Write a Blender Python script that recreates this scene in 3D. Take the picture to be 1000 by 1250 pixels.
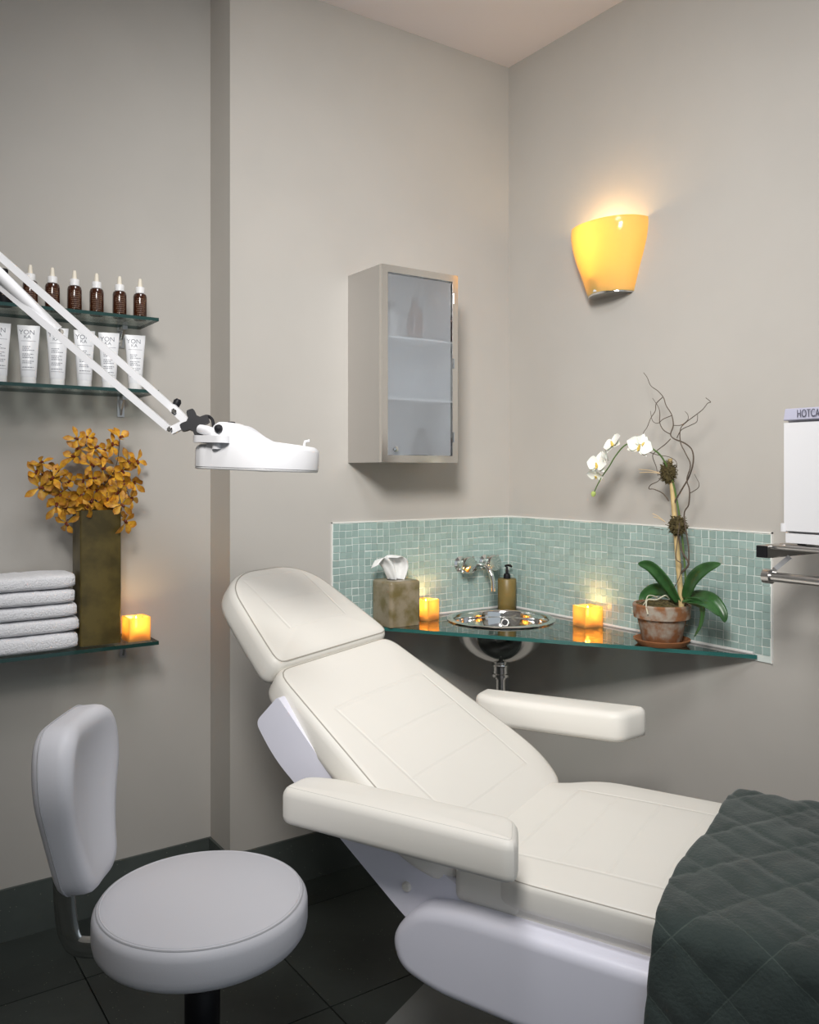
import bpy, bmesh, math, random
from mathutils import Vector, Matrix, Euler
random.seed(7)
for o in list(bpy.data.objects): bpy.data.objects.remove(o)
S = bpy.context.scene; COL = S.collection
R = math.radians; PI = math.pi

# ------------------------------------------------------------------ camera
FPX, YH, H = 1040.0, 576.0, 1.40
YAW = R(34.6)
FWD = Vector((math.sin(YAW), math.cos(YAW), 0)); RGT = Vector((FWD.y, -FWD.x, 0)); UP = Vector((0, 0, 1))
ZC = FPX * H / 422.0
CAM = -(ZC * FWD + (121.0 / FPX) * ZC * RGT); CAM.z = H
cd = bpy.data.cameras.new('camera'); cam = bpy.data.objects.new('camera', cd); COL.objects.link(cam)
cam.location = CAM; cam.rotation_euler = (PI / 2, 0, -YAW)
cd.sensor_fit = 'HORIZONTAL'; cd.sensor_width = 36.0; cd.lens = 36.0 * FPX / 1000.0
cd.shift_y = -(625.0 - YH) / 1000.0; cd.clip_start = 0.02
S.camera = cam
def ray(x, y): return FWD + (x - 500) / FPX * RGT - (y - YH) / FPX * UP
def at(x, y, dep): return CAM + dep * ray(x, y)
def onz(x, y, z): v = ray(x, y); return CAM + v * ((z - CAM.z) / v.z)
def ony(x, y, yy): v = ray(x, y); return CAM + v * ((yy - CAM.y) / v.y)
def onx(x, y, xx): v = ray(x, y); return CAM + v * ((xx - CAM.x) / v.x)

# ------------------------------------------------------------------ world, lights, exposure
W = bpy.data.worlds.new('World'); S.world = W; W.use_nodes = True
W.node_tree.nodes['Background'].inputs[0].default_value = (0.80, 0.90, 1.0, 1)
W.node_tree.nodes['Background'].inputs[1].default_value = 0.54
S.view_settings.view_transform = 'Standard'; S.view_settings.look = 'None'
S.view_settings.gamma = 1.0; S.view_settings.use_curve_mapping = False
S.view_settings.exposure = 0.0
def area(name, loc, sx, sy, power, col, target=None):
    l = bpy.data.lights.new(name, 'AREA'); l.shape = 'RECTANGLE'; l.size = sx; l.size_y = sy; l.energy = power; l.color = col
    o = bpy.data.objects.new(name, l); COL.objects.link(o); o.location = loc
    if target is not None:
        o.rotation_euler = (Vector(target) - Vector(loc)).to_track_quat('-Z', 'Y').to_euler()
    return o
KEY = Vector((-2.40, -2.45, 2.72)); KAIM = Vector((-.22, -.28, 1.42))
key = area('key_softbox_light', KEY, 0.60, 0.60, 19.5, (1.0, 0.972, 0.94), KAIM); key.data.spread = R(80)  # added key light standing in for a softbox high near the camera
area('ceiling_panel_light', (-1.55, -1.45, 2.985), 0.55, 0.55, 18, (0.97, 0.975, 1.0))

# ------------------------------------------------------------------ materials
MATS = {}
def mat(name, col, rough=0.5, metal=0.0, bump=0.0, bscale=60, var=0.0, vscale=4, spec=0.5, trans=0.0, ior=1.45, sheen=0.0, coat=0.0, sss=0.0, col2=None, rnd=0.0):
    if name in MATS: return MATS[name]
    m = bpy.data.materials.new(name); m.use_nodes = True; nt = m.node_tree; N = nt.nodes; L = nt.links
    p = N['Principled BSDF']; p.inputs['Base Color'].default_value = (*col, 1); p.inputs['Roughness'].default_value = rough
    p.inputs['Metallic'].default_value = metal; p.inputs['Specular IOR Level'].default_value = spec
    p.inputs['Transmission Weight'].default_value = trans; p.inputs['IOR'].default_value = ior
    p.inputs['Sheen Weight'].default_value = sheen; p.inputs['Coat Weight'].default_value = coat
    if sss: p.inputs['Subsurface Weight'].default_value = sss; p.inputs['Subsurface Radius'].default_value = (.02, .012, .008)
    tc = N.new('ShaderNodeTexCoord')
    last = None
    if var > 0 or col2:
        n = N.new('ShaderNodeTexNoise'); n.inputs['Scale'].default_value = vscale; n.inputs['Detail'].default_value = 6
        L.new(tc.outputs['Object'], n.inputs['Vector'])
        mx = N.new('ShaderNodeMixRGB'); c2 = col2 or tuple(c * (1 - var) for c in col)
        mx.inputs[1].default_value = (*col, 1); mx.inputs[2].default_value = (*c2, 1)
        rp = N.new('ShaderNodeValToRGB'); rp.color_ramp.elements[0].position = .42; rp.color_ramp.elements[1].position = .62
        L.new(n.outputs['Fac'], rp.inputs['Fac']); L.new(rp.outputs['Color'], mx.inputs[0]); last = mx.outputs[0]
    if rnd > 0:
        oi = N.new('ShaderNodeObjectInfo'); geo = N.new('ShaderNodeNewGeometry')
        ad = N.new('ShaderNodeMath'); ad.operation = 'ADD'; L.new(oi.outputs['Random'], ad.inputs[0]); L.new(geo.outputs['Random Per Island'], ad.inputs[1])
        fr = N.new('ShaderNodeMath'); fr.operation = 'FRACT'; L.new(ad.outputs[0], fr.inputs[0])
        hs = N.new('ShaderNodeHueSaturation'); mr = N.new('ShaderNodeMapRange')
        mr.inputs[3].default_value = 1 - rnd; mr.inputs[4].default_value = 1 + rnd
        L.new(fr.outputs[0], mr.inputs[0]); L.new(mr.outputs[0], hs.inputs['Value'])
        if last: L.new(last, hs.inputs['Color'])
        else: hs.inputs['Color'].default_value = (*col, 1)
        last = hs.outputs[0]
    if last: L.new(last, p.inputs['Base Color'])
    if bump > 0:
        n = N.new('ShaderNodeTexNoise'); n.inputs['Scale'].default_value = bscale; n.inputs['Detail'].default_value = 4
        L.new(tc.outputs['Object'], n.inputs['Vector'])
        b = N.new('ShaderNodeBump'); b.inputs['Strength'].default_value = bump; b.inputs['Distance'].default_value = .004
        L.new(n.outputs['Fac'], b.inputs['Height']); L.new(b.outputs[0], p.inputs['Normal'])
    MATS[name] = m; return m
def emit(name, col, st):
    if name in MATS: return MATS[name]
    m = bpy.data.materials.new(name); m.use_nodes = True; nt = m.node_tree; nt.nodes.clear()
    e = nt.nodes.new('ShaderNodeEmission'); e.inputs[0].default_value = (*col, 1); e.inputs[1].default_value = st
    o = nt.nodes.new('ShaderNodeOutputMaterial'); nt.links.new(e.outputs[0], o.inputs[0]); MATS[name] = m; return m
def sheet_glass(name, tint, refl=1.0, rough=0.0):          # see-through tinted glass with mirror-like surface
    m = bpy.data.materials.new(name); m.use_nodes = True; nt = m.node_tree; nt.nodes.clear(); N = nt.nodes; L = nt.links
    t = N.new('ShaderNodeBsdfTransparent'); t.inputs[0].default_value = (*tint, 1)
    g = N.new('ShaderNodeBsdfGlossy'); g.inputs['Roughness'].default_value = rough
    f = N.new('ShaderNodeFresnel'); f.inputs[0].default_value = 1.5
    k = N.new('ShaderNodeMath'); k.operation = 'MULTIPLY'; k.inputs[1].default_value = refl; k.use_clamp = True
    mx = N.new('ShaderNodeMixShader'); o = N.new('ShaderNodeOutputMaterial')
    L.new(f.outputs[0], k.inputs[0]); L.new(k.outputs[0], mx.inputs[0]); L.new(t.outputs[0], mx.inputs[1]); L.new(g.outputs[0], mx.inputs[2]); L.new(mx.outputs[0], o.inputs[0])
    MATS[name] = m; return m
def glow_glass(name, col, tr=.6, rough=.25, clear=0.0):                # diffusing coloured glass or wax that light shines through
    m = bpy.data.materials.new(name); m.use_nodes = True; nt = m.node_tree; nt.nodes.clear(); N = nt.nodes; L = nt.links
    t = N.new('ShaderNodeBsdfTranslucent'); t.inputs[0].default_value = (*col, 1)
    d = N.new('ShaderNodeBsdfDiffuse'); d.inputs[0].default_value = (*col, 1)
    g = N.new('ShaderNodeBsdfGlossy'); g.inputs['Roughness'].default_value = rough
    f = N.new('ShaderNodeFresnel'); f.inputs[0].default_value = 1.4
    a = N.new('ShaderNodeMixShader'); a.inputs[0].default_value = tr; b = N.new('ShaderNodeMixShader'); o = N.new('ShaderNodeOutputMaterial')
    L.new(d.outputs[0], a.inputs[1]); L.new(t.outputs[0], a.inputs[2]); L.new(f.outputs[0], b.inputs[0]); L.new(a.outputs[0], b.inputs[1]); L.new(g.outputs[0], b.inputs[2])
    tp = N.new('ShaderNodeBsdfTransparent'); tp.inputs[0].default_value = (1, .80, .45, 1); e = N.new('ShaderNodeMixShader'); e.inputs[0].default_value = clear
    L.new(b.outputs[0], e.inputs[1]); L.new(tp.outputs[0], e.inputs[2]); L.new(e.outputs[0], o.inputs[0])
    MATS[name] = m; return m

def frost(name):                                            # sand-blasted glass: scattering skin over blurred see-through
    m = bpy.data.materials.new(name); m.use_nodes = True; nt = m.node_tree; nt.nodes.clear(); N = nt.nodes; L = nt.links
    r = N.new('ShaderNodeBsdfRefraction'); r.inputs['Roughness'].default_value = .32; r.inputs['IOR'].default_value = 1.12; r.inputs[0].default_value = (.88, .93, .97, 1)
    t = N.new('ShaderNodeBsdfTranslucent'); t.inputs[0].default_value = (.80, .84, .88, 1)
    d = N.new('ShaderNodeBsdfDiffuse'); d.inputs[0].default_value = (.70, .73, .77, 1)
    g = N.new('ShaderNodeBsdfGlossy'); g.inputs['Roughness'].default_value = .25
    a = N.new('ShaderNodeMixShader'); a.inputs[0].default_value = .42; b = N.new('ShaderNodeMixShader'); b.inputs[0].default_value = .20; c = N.new('ShaderNodeMixShader'); c.inputs[0].default_value = .12; o = N.new('ShaderNodeOutputMaterial')
    L.new(r.outputs[0], a.inputs[1]); L.new(t.outputs[0], a.inputs[2]); L.new(a.outputs[0], b.inputs[1]); L.new(d.outputs[0], b.inputs[2]); L.new(b.outputs[0], c.inputs[1]); L.new(g.outputs[0], c.inputs[2]); L.new(c.outputs[0], o.inputs[0])
    MATS[name] = m; return m

M_wall = mat('wall_paint', (.485, .463, .427), .75, bump=.03, bscale=250, var=.03, vscale=3, spec=.2)
M_wallL = M_wall
M_ceil = mat('ceiling_paint', (.85, .80, .81), .85, bump=.05, bscale=120, spec=.1)
M_steel = mat('brushed_steel', (.62, .605, .59), .28, 1.0, bump=.02, bscale=200)
M_chrome = mat('chrome', (.78, .77, .75), .07, 1.0)
M_white = mat('white_enamel', (.70, .70, .715), .28, spec=.5)
M_plast = mat('white_plastic', (.84, .84, .94), .35, spec=.5)
M_vinyl = mat('cream_vinyl', (.80, .775, .715), .42, bump=.05, bscale=500, spec=.4)
M_svin = mat('white_vinyl', (.60, .60, .635), .42, bump=.05, bscale=500, spec=.4)
M_black = mat('black_plastic', (.009, .009, .011), .45, spec=.25)
M_gedge = mat('shelf_glass_edge', (.010, .045, .038), .12, coat=.5)
M_cedge = mat('counter_glass_edge', (.025, .125, .112), .10, coat=.5)
M_shelfglass = sheet_glass('shelf_glass', (.93, .98, .955), .55)
M_ctrglass = sheet_glass('counter_glass', (.80, .90, .87), 1.8)
M_terry = mat('white_terry', (.94, .94, .97), .95, bump=.9, bscale=420, sheen=.4)
M_grout = mat('grout', (.68, .74, .70), .9, bump=.1, bscale=300)
M_tile = mat('glass_tile', (.315, .425, .395), .16, bump=.03, bscale=40, rnd=.10, coat=.3)
M_olive = mat('olive_glass', (.115, .085, .022), .35, spec=.5, var=.45, vscale=14)
M_thread = mat('seam_thread', (.42, .39, .34), .8)
M_threadw = mat('seam_thread_grey', (.42, .42, .44), .8)
M_leaf = mat('orchid_leaf', (.035, .115, .030), .32, var=.4, vscale=18)
M_wpet = mat('white_petal', (.86, .87, .80), .55, sss=.2)
M_gpet = mat('green_bud', (.45, .55, .16), .5)
M_opet = mat('orange_petal', (.68, .37, .028), .5, var=.45, vscale=45, col2=(.42, .16, .014), rnd=.28)
M_olip = mat('rust_lip', (.15, .026, .008), .5)
M_stem = mat('dark_stem', (.05, .035, .018), .6)
M_gstem = mat('green_stem', (.09, .16, .04), .5)
M_twig = mat('willow_twig', (.10, .075, .055), .75, bump=.3, bscale=200)
M_bamboo = mat('bamboo_cane', (.58, .43, .20), .5, var=.2, vscale=30)
M_moss = mat('moss', (.11, .085, .032), .95, bump=.8, bscale=250, var=.5, vscale=120)
M_raffia = mat('raffia', (.66, .50, .30), .7)
M_root = mat('aerial_root', (.55, .53, .40), .7)

# ------------------------------------------------------------------ mesh helpers
def T(loc=(0, 0, 0), rot=(0, 0, 0)): return Matrix.Translation(Vector(loc)) @ Euler(rot).to_matrix().to_4x4()
def obj(name, bm, m, parent=None, smooth=True, bevel=0.0, segs=2, recalc=True, angle=40):
    if isinstance(bm, bmesh.types.BMesh):
        if bevel > 0:
            es = [e for e in bm.edges if len(e.link_faces) == 2 and e.calc_face_angle(0) > R(35)]
            bmesh.ops.bevel(bm, geom=es, offset=bevel, segments=segs, affect='EDGES', profile=.5, clamp_overlap=True)
        if recalc: bmesh.ops.recalc_face_normals(bm, faces=bm.faces)
        me = bpy.data.meshes.new(name); bm.to_mesh(me); bm.free()
        ms = m if isinstance(m, (list, tuple)) else [m]
        for x in ms: me.materials.append(x)
        if smooth:
            for p in me.polygons: p.use_smooth = True
            try: me.set_sharp_from_angle(angle=R(angle))
            except Exception: pass
    else: me = bm
    o = bpy.data.objects.new(name, me); COL.objects.link(o)
    if parent: o.parent = parent
    return o
def thing(name, label, cat, loc=(0, 0, 0), rotz=0, group=None):
    o = bpy.data.objects.new(name, None); COL.objects.link(o); o.empty_display_size = .05
    o.location = loc; o.rotation_euler = (0, 0, rotz); return tag(o, label, cat, group)
def tag(o, label, cat, group=None):
    o['label'] = label; o['category'] = cat
    if group: o['group'] = group
    return o
def struct(o): o['kind'] = 'structure'; return o
def put(o, loc=None, rot=None):
    if loc is not None: o.location = loc
    if rot is not None: o.rotation_euler = rot
    return o
def dup(root, loc=None, rot=None, label=None):
    def cp(o, par):
        c = o.copy(); COL.objects.link(c); c.parent = par
        for ch in KIDS.get(o.name, [k for k in o.children]): cp(ch, c)
        return c
    KIDS = {}
    c = cp(root, None); put(c, loc, rot)
    if label: c['label'] = label
    return c
def bx(bm, lo, hi, M=None, mi=0):
    (x0, y0, z0), (x1, y1, z1) = lo, hi
    vs = [Vector(p) for p in ((x0,y0,z0),(x1,y0,z0),(x1,y1,z0),(x0,y1,z0),(x0,y0,z1),(x1,y0,z1),(x1,y1,z1),(x0,y1,z1))]
    if M is not None: vs = [M @ v for v in vs]
    v = [bm.verts.new(p) for p in vs]
    for q in ((0,3,2,1),(4,5,6,7),(0,1,5,4),(1,2,6,5),(2,3,7,6),(3,0,4,7)):
        f = bm.faces.new([v[i] for i in q]); f.material_index = mi
    return bm
def box(lo, hi, M=None): return bx(bmesh.new(), lo, hi, M)
def lathe(bm, prof, n=32, M=None, cap=True, arc=2 * PI, a0=0, sx=1, sy=1):
    full = abs(arc - 2 * PI) < 1e-6; k = n if full else n + 1
    rings = []
    for r, z in prof:
        rg = []
        for i in range(k):
            a = a0 + arc * i / n; p = Vector((r * math.cos(a) * sx, r * math.sin(a) * sy, z)); rg.append(bm.verts.new(M @ p if M is not None else p))
        rings.append(rg)
    for a, b in zip(rings, rings[1:]):
        for i in range(n):
            j = (i + 1) % k; bm.faces.new((a[i], a[j], b[j], b[i]))
    if cap and full:
        if prof[0][0] > 1e-6: bm.faces.new(rings[0][::-1])
        if prof[-1][0] > 1e-6: bm.faces.new(rings[-1])
    return bm
def frame_of(t, ref=None):
    t = t.normalized(); ref = ref or Vector((0, 0, 1))
    if abs(t.dot(ref)) > .97: ref = Vector((1, 0, 0))
    a = t.cross(ref).normalized(); return a, t.cross(a).normalized()
def tube(bm, pts, rad, n=10, M=None, closed=False, sq=False, ref=None, flat=1.0):
    pts = [Vector(p) for p in pts]
    if M is not None: pts = [M @ p for p in pts]
    m = len(pts); rings = []
    if not hasattr(rad, '__len__'): rad = [rad] * m
    a = b = None
    for i, p in enumerate(pts):
        if closed: t = pts[(i + 1) % m] - pts[i - 1]
        else: t = pts[min(i + 1, m - 1)] - pts[max(i - 1, 0)]
        t = t.normalized() if t.length > 1e-9 else Vector((0, 0, 1))
        if a is None: a, b = frame_of(t, ref)
        else:
            a = (a - t * a.dot(t)); a = a.normalized() if a.length > 1e-6 else frame_of(t)[0]; b = t.cross(a).normalized()
        k = 4 if sq else n; rg = []
        for j in range(k):
            an = 2 * PI * j / k + (PI / 4 if sq else 0); rr = rad[i] * (1.414 if sq else 1)
            rg.append(bm.verts.new(p + a * math.cos(an) * rr + b * math.sin(an) * rr * flat))
        rings.append(rg)
    k = len(rings[0])
    for i in range(m if closed else m - 1):
        A, B = rings[i], rings[(i + 1) % m]
        for j in range(k): bm.faces.new((A[j], A[(j + 1) % k], B[(j + 1) % k], B[j]))
    if not closed: bm.faces.new(rings[0][::-1]); bm.faces.new(rings[-1])
    return bm
def spline(pts, n=8):
    pts = [Vector(p) for p in pts]; P = [pts[0]] + pts + [pts[-1]]; out = []
    for i in range(1, len(P) - 2):
        a, b, c, d = P[i - 1], P[i], P[i + 1], P[i + 2]
        for k in range(n):
            t = k / n; out.append(.5 * ((2 * b) + (c - a) * t + (2 * a - 5 * b + 4 * c - d) * t * t + (3 * b - a - 3 * c + d) * t ** 3))
    out.append(P[-2]); return out
def rpoly(pts, rad, n=6):                                    # polygon with rounded corners, 2-D
    out = []; m = len(pts)
    if not hasattr(rad, '__len__'): rad = [rad] * m
    for i in range(m):
        p = Vector(pts[i]); a = Vector(pts[i - 1]) - p; b = Vector(pts[(i + 1) % m]) - p
        d = min(rad[i], a.length * .49, b.length * .49)
        if d <= 1e-6: out.append(p); continue
        A = p + a.normalized() * d; B = p + b.normalized() * d
        for k in range(n + 1):
            t = k / n; out.append((1 - t) ** 2 * A + 2 * t * (1 - t) * p + t * t * B)
    return out
def prism(bm, poly, lo, hi, axes='xy', M=None, mi_side=0, mi_cap=0):
    def p3(p, h):
        v = {'xy': (p[0], p[1], h), 'yz': (h, p[0], p[1]), 'xz': (p[0], h, p[1])}[axes]; v = Vector(v); return M @ v if M is not None else v
    A = [bm.verts.new(p3(p, lo)) for p in poly]; B = [bm.verts.new(p3(p, hi)) for p in poly]; n = len(poly)
    f = bm.faces.new(A[::-1]); f.material_index = mi_cap; f = bm.faces.new(B); f.material_index = mi_cap
    for i in range(n):
        f = bm.faces.new((A[i], A[(i + 1) % n], B[(i + 1) % n], B[i])); f.material_index = mi_side
    return bm
def offset(poly, d):
    n = len(poly); out = []
    ar = sum(poly[i][0] * poly[(i + 1) % n][1] - poly[(i + 1) % n][0] * poly[i][1] for i in range(n)); sg = 1 if ar > 0 else -1
    for i in range(n):
        t = (Vector(poly[(i + 1) % n]) - Vector(poly[i - 1])); t = t.normalized() if t.length > 1e-9 else Vector((1, 0))
        out.append(Vector(poly[i]) + Vector((-t.y, t.x)) * d * sg)
    return out
def resample(poly, n):
    P = [Vector(p) for p in poly]; L = [0]
    for i in range(len(P)): L.append(L[-1] + (P[(i + 1) % len(P)] - P[i]).length)
    out = []; j = 0
    for k in range(n):
        s = L[-1] * k / n
        while L[j + 1] < s: j += 1
        d = L[j + 1] - L[j]; t = (s - L[j]) / d if d > 0 else 0; out.append(P[j].lerp(P[(j + 1) % len(P)], t))
    return out
def pillow(outline, zlo, zhi, er=.02, crown=.006, n=96, er2=None, fn=None):
    """upholstered slab: outline in local xy, bottom zlo, top zhi, rounded edges and a slightly domed top"""
    er2 = er if er2 is None else er2
    P = resample(outline, n); bm = bmesh.new(); c = sum((Vector(p) for p in P), Vector((0, 0))) / n
    prof = []
    for k in range(5): a = PI / 2 * k / 4; prof.append((er2 * (1 - math.sin(a)), zlo + er2 * (1 - math.cos(a))))
    for k in range(5): a = PI / 2 * k / 4; prof.append((er * (1 - math.cos(a)), zhi - er * (1 - math.sin(a))))
    rings = []
    for ins, z in prof: rings.append([bm.verts.new((p.x, p.y, z)) for p in offset(P, ins)])
    last = offset(P, er)
    for k in range(1, 8):
        s = 1 - k / 8; z = zhi + crown * (1 - s * s)
        rings.append([bm.verts.new((*(c + (p - c) * s), z)) for p in last])
    for A, B in zip(rings, rings[1:]):
        for i in range(n): bm.faces.new((A[i], A[(i + 1) % n], B[(i + 1) % n], B[i]))
    bm.faces.new(rings[0][::-1]); v = bm.verts.new((c.x, c.y, zhi + crown))
    for i in range(n): bm.faces.new((rings[-1][i], rings[-1][(i + 1) % n], v))
    if fn:
        for v in bm.verts: v.co = fn(v.co)
    return bm
def text_mesh(name, body, size, m, parent, M, align='CENTER', ext=.0002):
    cu = bpy.data.curves.new(name, 'FONT'); cu.body = body; cu.size = size; cu.align_x = align; cu.align_y = 'CENTER'; cu.extrude = ext; cu.space_line = .75
    to = bpy.data.objects.new(name + '_t', cu); COL.objects.link(to); bpy.context.view_layer.update()
    me = bpy.data.meshes.new_from_object(to.evaluated_get(bpy.context.evaluated_depsgraph_get())); bpy.data.objects.remove(to)
    me.name = name; me.transform(M); me.materials.clear(); me.materials.append(m)
    return obj(name, me, m, parent)

# ================================================================== THE ROOM
CEIL = 3.036; XJ = -1.197; YL = 0.17; XW = -3.5; YF = -4.2
# floor: screed plus slate tiles laid on it
fl = struct(obj('floor', box((XW, YF, -.10), (0.12, YL + .12, -.006)), mat('floor_joint', (.012, .014, .013), .8), smooth=False))
def speckle(name, c):
    m = mat(name, c, .42, var=.3, vscale=3, bump=.08, bscale=30); nt = m.node_tree; N = nt.nodes; L = nt.links
    p = N['Principled BSDF']; src = p.inputs['Base Color'].links[0].from_socket
    tc = N.new('ShaderNodeTexCoord'); v = N.new('ShaderNodeTexVoronoi'); v.inputs['Scale'].default_value = 95; L.new(tc.outputs['Object'], v.inputs['Vector'])
    lt = N.new('ShaderNodeMath'); lt.operation = 'LESS_THAN'; lt.inputs[1].default_value = .11; L.new(v.outputs['Distance'], lt.inputs[0])
    n2 = N.new('ShaderNodeTexNoise'); n2.inputs['Scale'].default_value = 22; L.new(tc.outputs['Object'], n2.inputs['Vector'])
    gt = N.new('ShaderNodeMath'); gt.operation = 'GREATER_THAN'; gt.inputs[1].default_value = .56; L.new(n2.outputs['Fac'], gt.inputs[0])
    mu = N.new('ShaderNodeMath'); mu.operation = 'MULTIPLY'; L.new(lt.outputs[0], mu.inputs[0]); L.new(gt.outputs[0], mu.inputs[1])
    mx = N.new('ShaderNodeMixRGB'); mx.inputs[2].default_value = (.30, .32, .26, 1); L.new(mu.outputs[0], mx.inputs[0]); L.new(src, mx.inputs[1]); L.new(mx.outputs[0], p.inputs['Base Color'])
    return m
M_slate = speckle('slate_tile', (.040, .048, .044)); M_skirt = speckle('slate_skirting', (.085, .099, .091))
tile_me = {}
xs = [-1.69 + .495 * k for k in range(-4, 5)]; ys = [-.165 - .495 * k for k in range(-1, 9)]
for i in range(len(xs)):
    for j in range(len(ys)):
        x0, x1 = xs[i], xs[i] + .495; y1, y0 = ys[j], ys[j] - .495
        x0, x1 = max(x0, XW), min(x1, 0); y0, y1 = max(y0, YF), min(y1, YL if x0 < XJ - .1 else 0.0)
        if x1 - x0 < .02 or y1 - y0 < .02: continue
        if x0 < XJ < x1 and ys[j] > 0:
            y1 = YL
        if x0 > XJ - .1 and y0 >= -.001: continue
        key = (round(x1 - x0, 3), round(y1 - y0, 3))
        if key not in tile_me:
            hx, hy = key[0] / 2 - .002, key[1] / 2 - .002
            tile_me[key] = obj('floor_tile', box((-hx, -hy, -.006), (hx, hy, 0)), M_slate, fl, smooth=False, bevel=.0015, segs=1)
            o = tile_me[key]
        else: o = obj('floor_tile', tile_me[key].data, M_slate, fl)
        o.location = ((x0 + x1) / 2, (y0 + y1) / 2, 0)
struct(obj('ceiling', box((XW, YF, CEIL), (0.12, YL + .12, CEIL + .1)), M_ceil, smooth=False))
struct(obj('wall_back', box((XJ, 0, -.1), (0.12, .12 + YL, CEIL)), M_wall, smooth=False))
struct(obj('wall_right', box((0, YF, -.1), (.12, 0, CEIL)), M_wall, smooth=False))
struct(obj('wall_left', box((XW, YL, -.1), (XJ, YL + .12, CEIL)), M_wallL, smooth=False))
struct(obj('wall_side', box((XW - .12, YF, -.1), (XW, YL + .12, CEIL)), M_wallL, smooth=False))
BH = .155; BT = .009
struct(obj('baseboard_left', box((XW, YL - BT, 0), (XJ, YL, BH)), M_skirt, smooth=False, bevel=.0015, segs=1))
struct(obj('baseboard_return', box((XJ - BT, 0, 0), (XJ, YL - BT, BH)), M_skirt, smooth=False, bevel=.0015, segs=1))
struct(obj('baseboard_back', box((XJ - BT, -BT, 0), (0, 0, BH)), M_skirt, smooth=False, bevel=.0015, segs=1))
struct(obj('baseboard_right', box((-BT, YF, 0), (0, -BT, BH)), M_skirt, smooth=False, bevel=.0015, segs=1))
def panel(t, M, sz):
    bm = bmesh.new(); h = sz / 2
    for a, b, c, d in ((-h - .025, h + .025, h, h + .025), (-h - .025, h + .025, -h - .025, -h), (-h - .025, -h, -h, h), (h, h + .025, -h, h)): bx(bm, (a, c, -.01), (b, d, .045), M)
    obj('frame', bm, M_white, t, smooth=False); obj('reflector', box((-h, -h, .025), (h, h, .045), M), M_white, t, smooth=False)
t = thing('ceiling_light', 'square ceiling light panel set flat against the ceiling', 'ceiling light', (-1.55, -1.45, CEIL)); panel(t, T((0, 0, -.046)), .56)
t = thing('ceiling_light', 'added square softbox panel hung tilted towards the tiled corner', 'ceiling light', (KEY.x, KEY.y, CEIL))  # unseen fixture added around the softbox key light, not a room lamp
KM = Matrix.Translation(KEY - Vector(t.location)) @ (KAIM - KEY).to_track_quat('-Z', 'Y').to_matrix().to_4x4()
panel(t, KM @ T((0, 0, .006)), .61); obj('hanger', tube(bmesh.new(), [(KM @ Vector((0, 0, .045))), (0, 0, 0)], .008, 10), M_white, t)

# ================================================================== TREATMENT CHAIR
CHO = Vector((-.894, -1.214, 0)); CHR = R(24.5)
chair = thing('treatment_chair', 'cream vinyl reclining facial chair with white plastic base', 'chair', CHO, CHR)
def chpt(v, u, w): return CHO + Matrix.Rotation(CHR, 3, 'Z') @ Vector((v, u, w))
def grooves(name, base, hw, y0, y1, pitch, depth=.35):
    m = base.copy(); m.name = name; nt = m.node_tree; N = nt.nodes; L = nt.links
    tc = N.new('ShaderNodeTexCoord'); sp = N.new('ShaderNodeSeparateXYZ'); L.new(tc.outputs['Object'], sp.inputs[0])
    def mth(op, a, b=None, c=None):
        n = N.new('ShaderNodeMath'); n.operation = op
        for i, v in enumerate((a, b, c)):
            if v is None: continue
            if isinstance(v, (int, float)): n.inputs[i].default_value = v
            else: L.new(v, n.inputs[i])
        return n.outputs[0]
    X, Y = sp.outputs[0], sp.outputs[1]; ax_ = mth('ABSOLUTE', X)
    def line(d, w): return mth('MAXIMUM', mth('SUBTRACT', 1.0, mth('DIVIDE', mth('ABSOLUTE', d), w)), 0.0)
    inx = mth('LESS_THAN', ax_, hw + .002); iny = mth('MULTIPLY', mth('GREATER_THAN', Y, y0 - .002), mth('LESS_THAN', Y, y1 + .002))
    gv = mth('MULTIPLY', line(mth('SUBTRACT', ax_, hw), .0065), iny)
    gh = mth('MULTIPLY', line(mth('PINGPONG', mth('SUBTRACT', Y, y0), pitch / 2), .0055), mth('MULTIPLY', inx, iny))
    ge = mth('MULTIPLY', line(mth('SUBTRACT', Y, y1), .0065), inx)
    g = mth('MAXIMUM', mth('MAXIMUM', gv, mth('MULTIPLY', gh, .65)), ge)
    ht = mth('SUBTRACT', 1.0, g)
    b = N.new('ShaderNodeBump'); b.inputs['Strength'].default_value = depth; b.inputs['Distance'].default_value = .004; L.new(ht, b.inputs['Height'])
    p = N['Principled BSDF']; old = p.inputs['Normal'].links[0].from_socket; L.new(old, b.inputs['Normal']); L.new(b.outputs[0], p.inputs['Normal'])
    return m
def seam(parent, outline, z, er, name='piping', m=M_thread, r=.0014, n=120, fn=None):
    P = [Vector((p.x, p.y, z)) for p in offset(resample(outline, n), er)]
    if fn: P = [fn(p) for p in P]
    return obj(name, tube(bmesh.new(), P, r, 5, closed=True), m, parent)
# seat and leg rest cushion
so = rpoly([(-.315, -1.12), (.315, -1.12), (.315, .015), (.235, .105), (.22, .19), (-.22, .19), (-.235, .105), (-.315, .015)], [.06, .06, .06, .04, .03, .03, .04, .06])
seat = put(obj('seat', pillow(so, -.062, 0, .016, .010, 140), grooves('seat_vinyl', M_vinyl, .205, -.90, .04, .105), chair), (0, 0, .60))
seam(seat, so, -.004, .006)
# backrest
TH = R(32)
bo = rpoly([(-.27, -.045), (.27, -.045), (.328, .06), (.325, .17), (.258, .605), (-.258, .605), (-.325, .17), (-.328, .06)], [.08, .08, .1, .2, .055, .055, .2, .1])
back = put(obj('backrest', pillow(bo, -.085, -.004, .024, .012, 140), grooves('back_vinyl', M_vinyl, .205, .06, .43, .123), chair), (0, .13, .61), (TH, 0, 0))
seam(back, bo, -.0075, .012, r=.0017)
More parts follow.
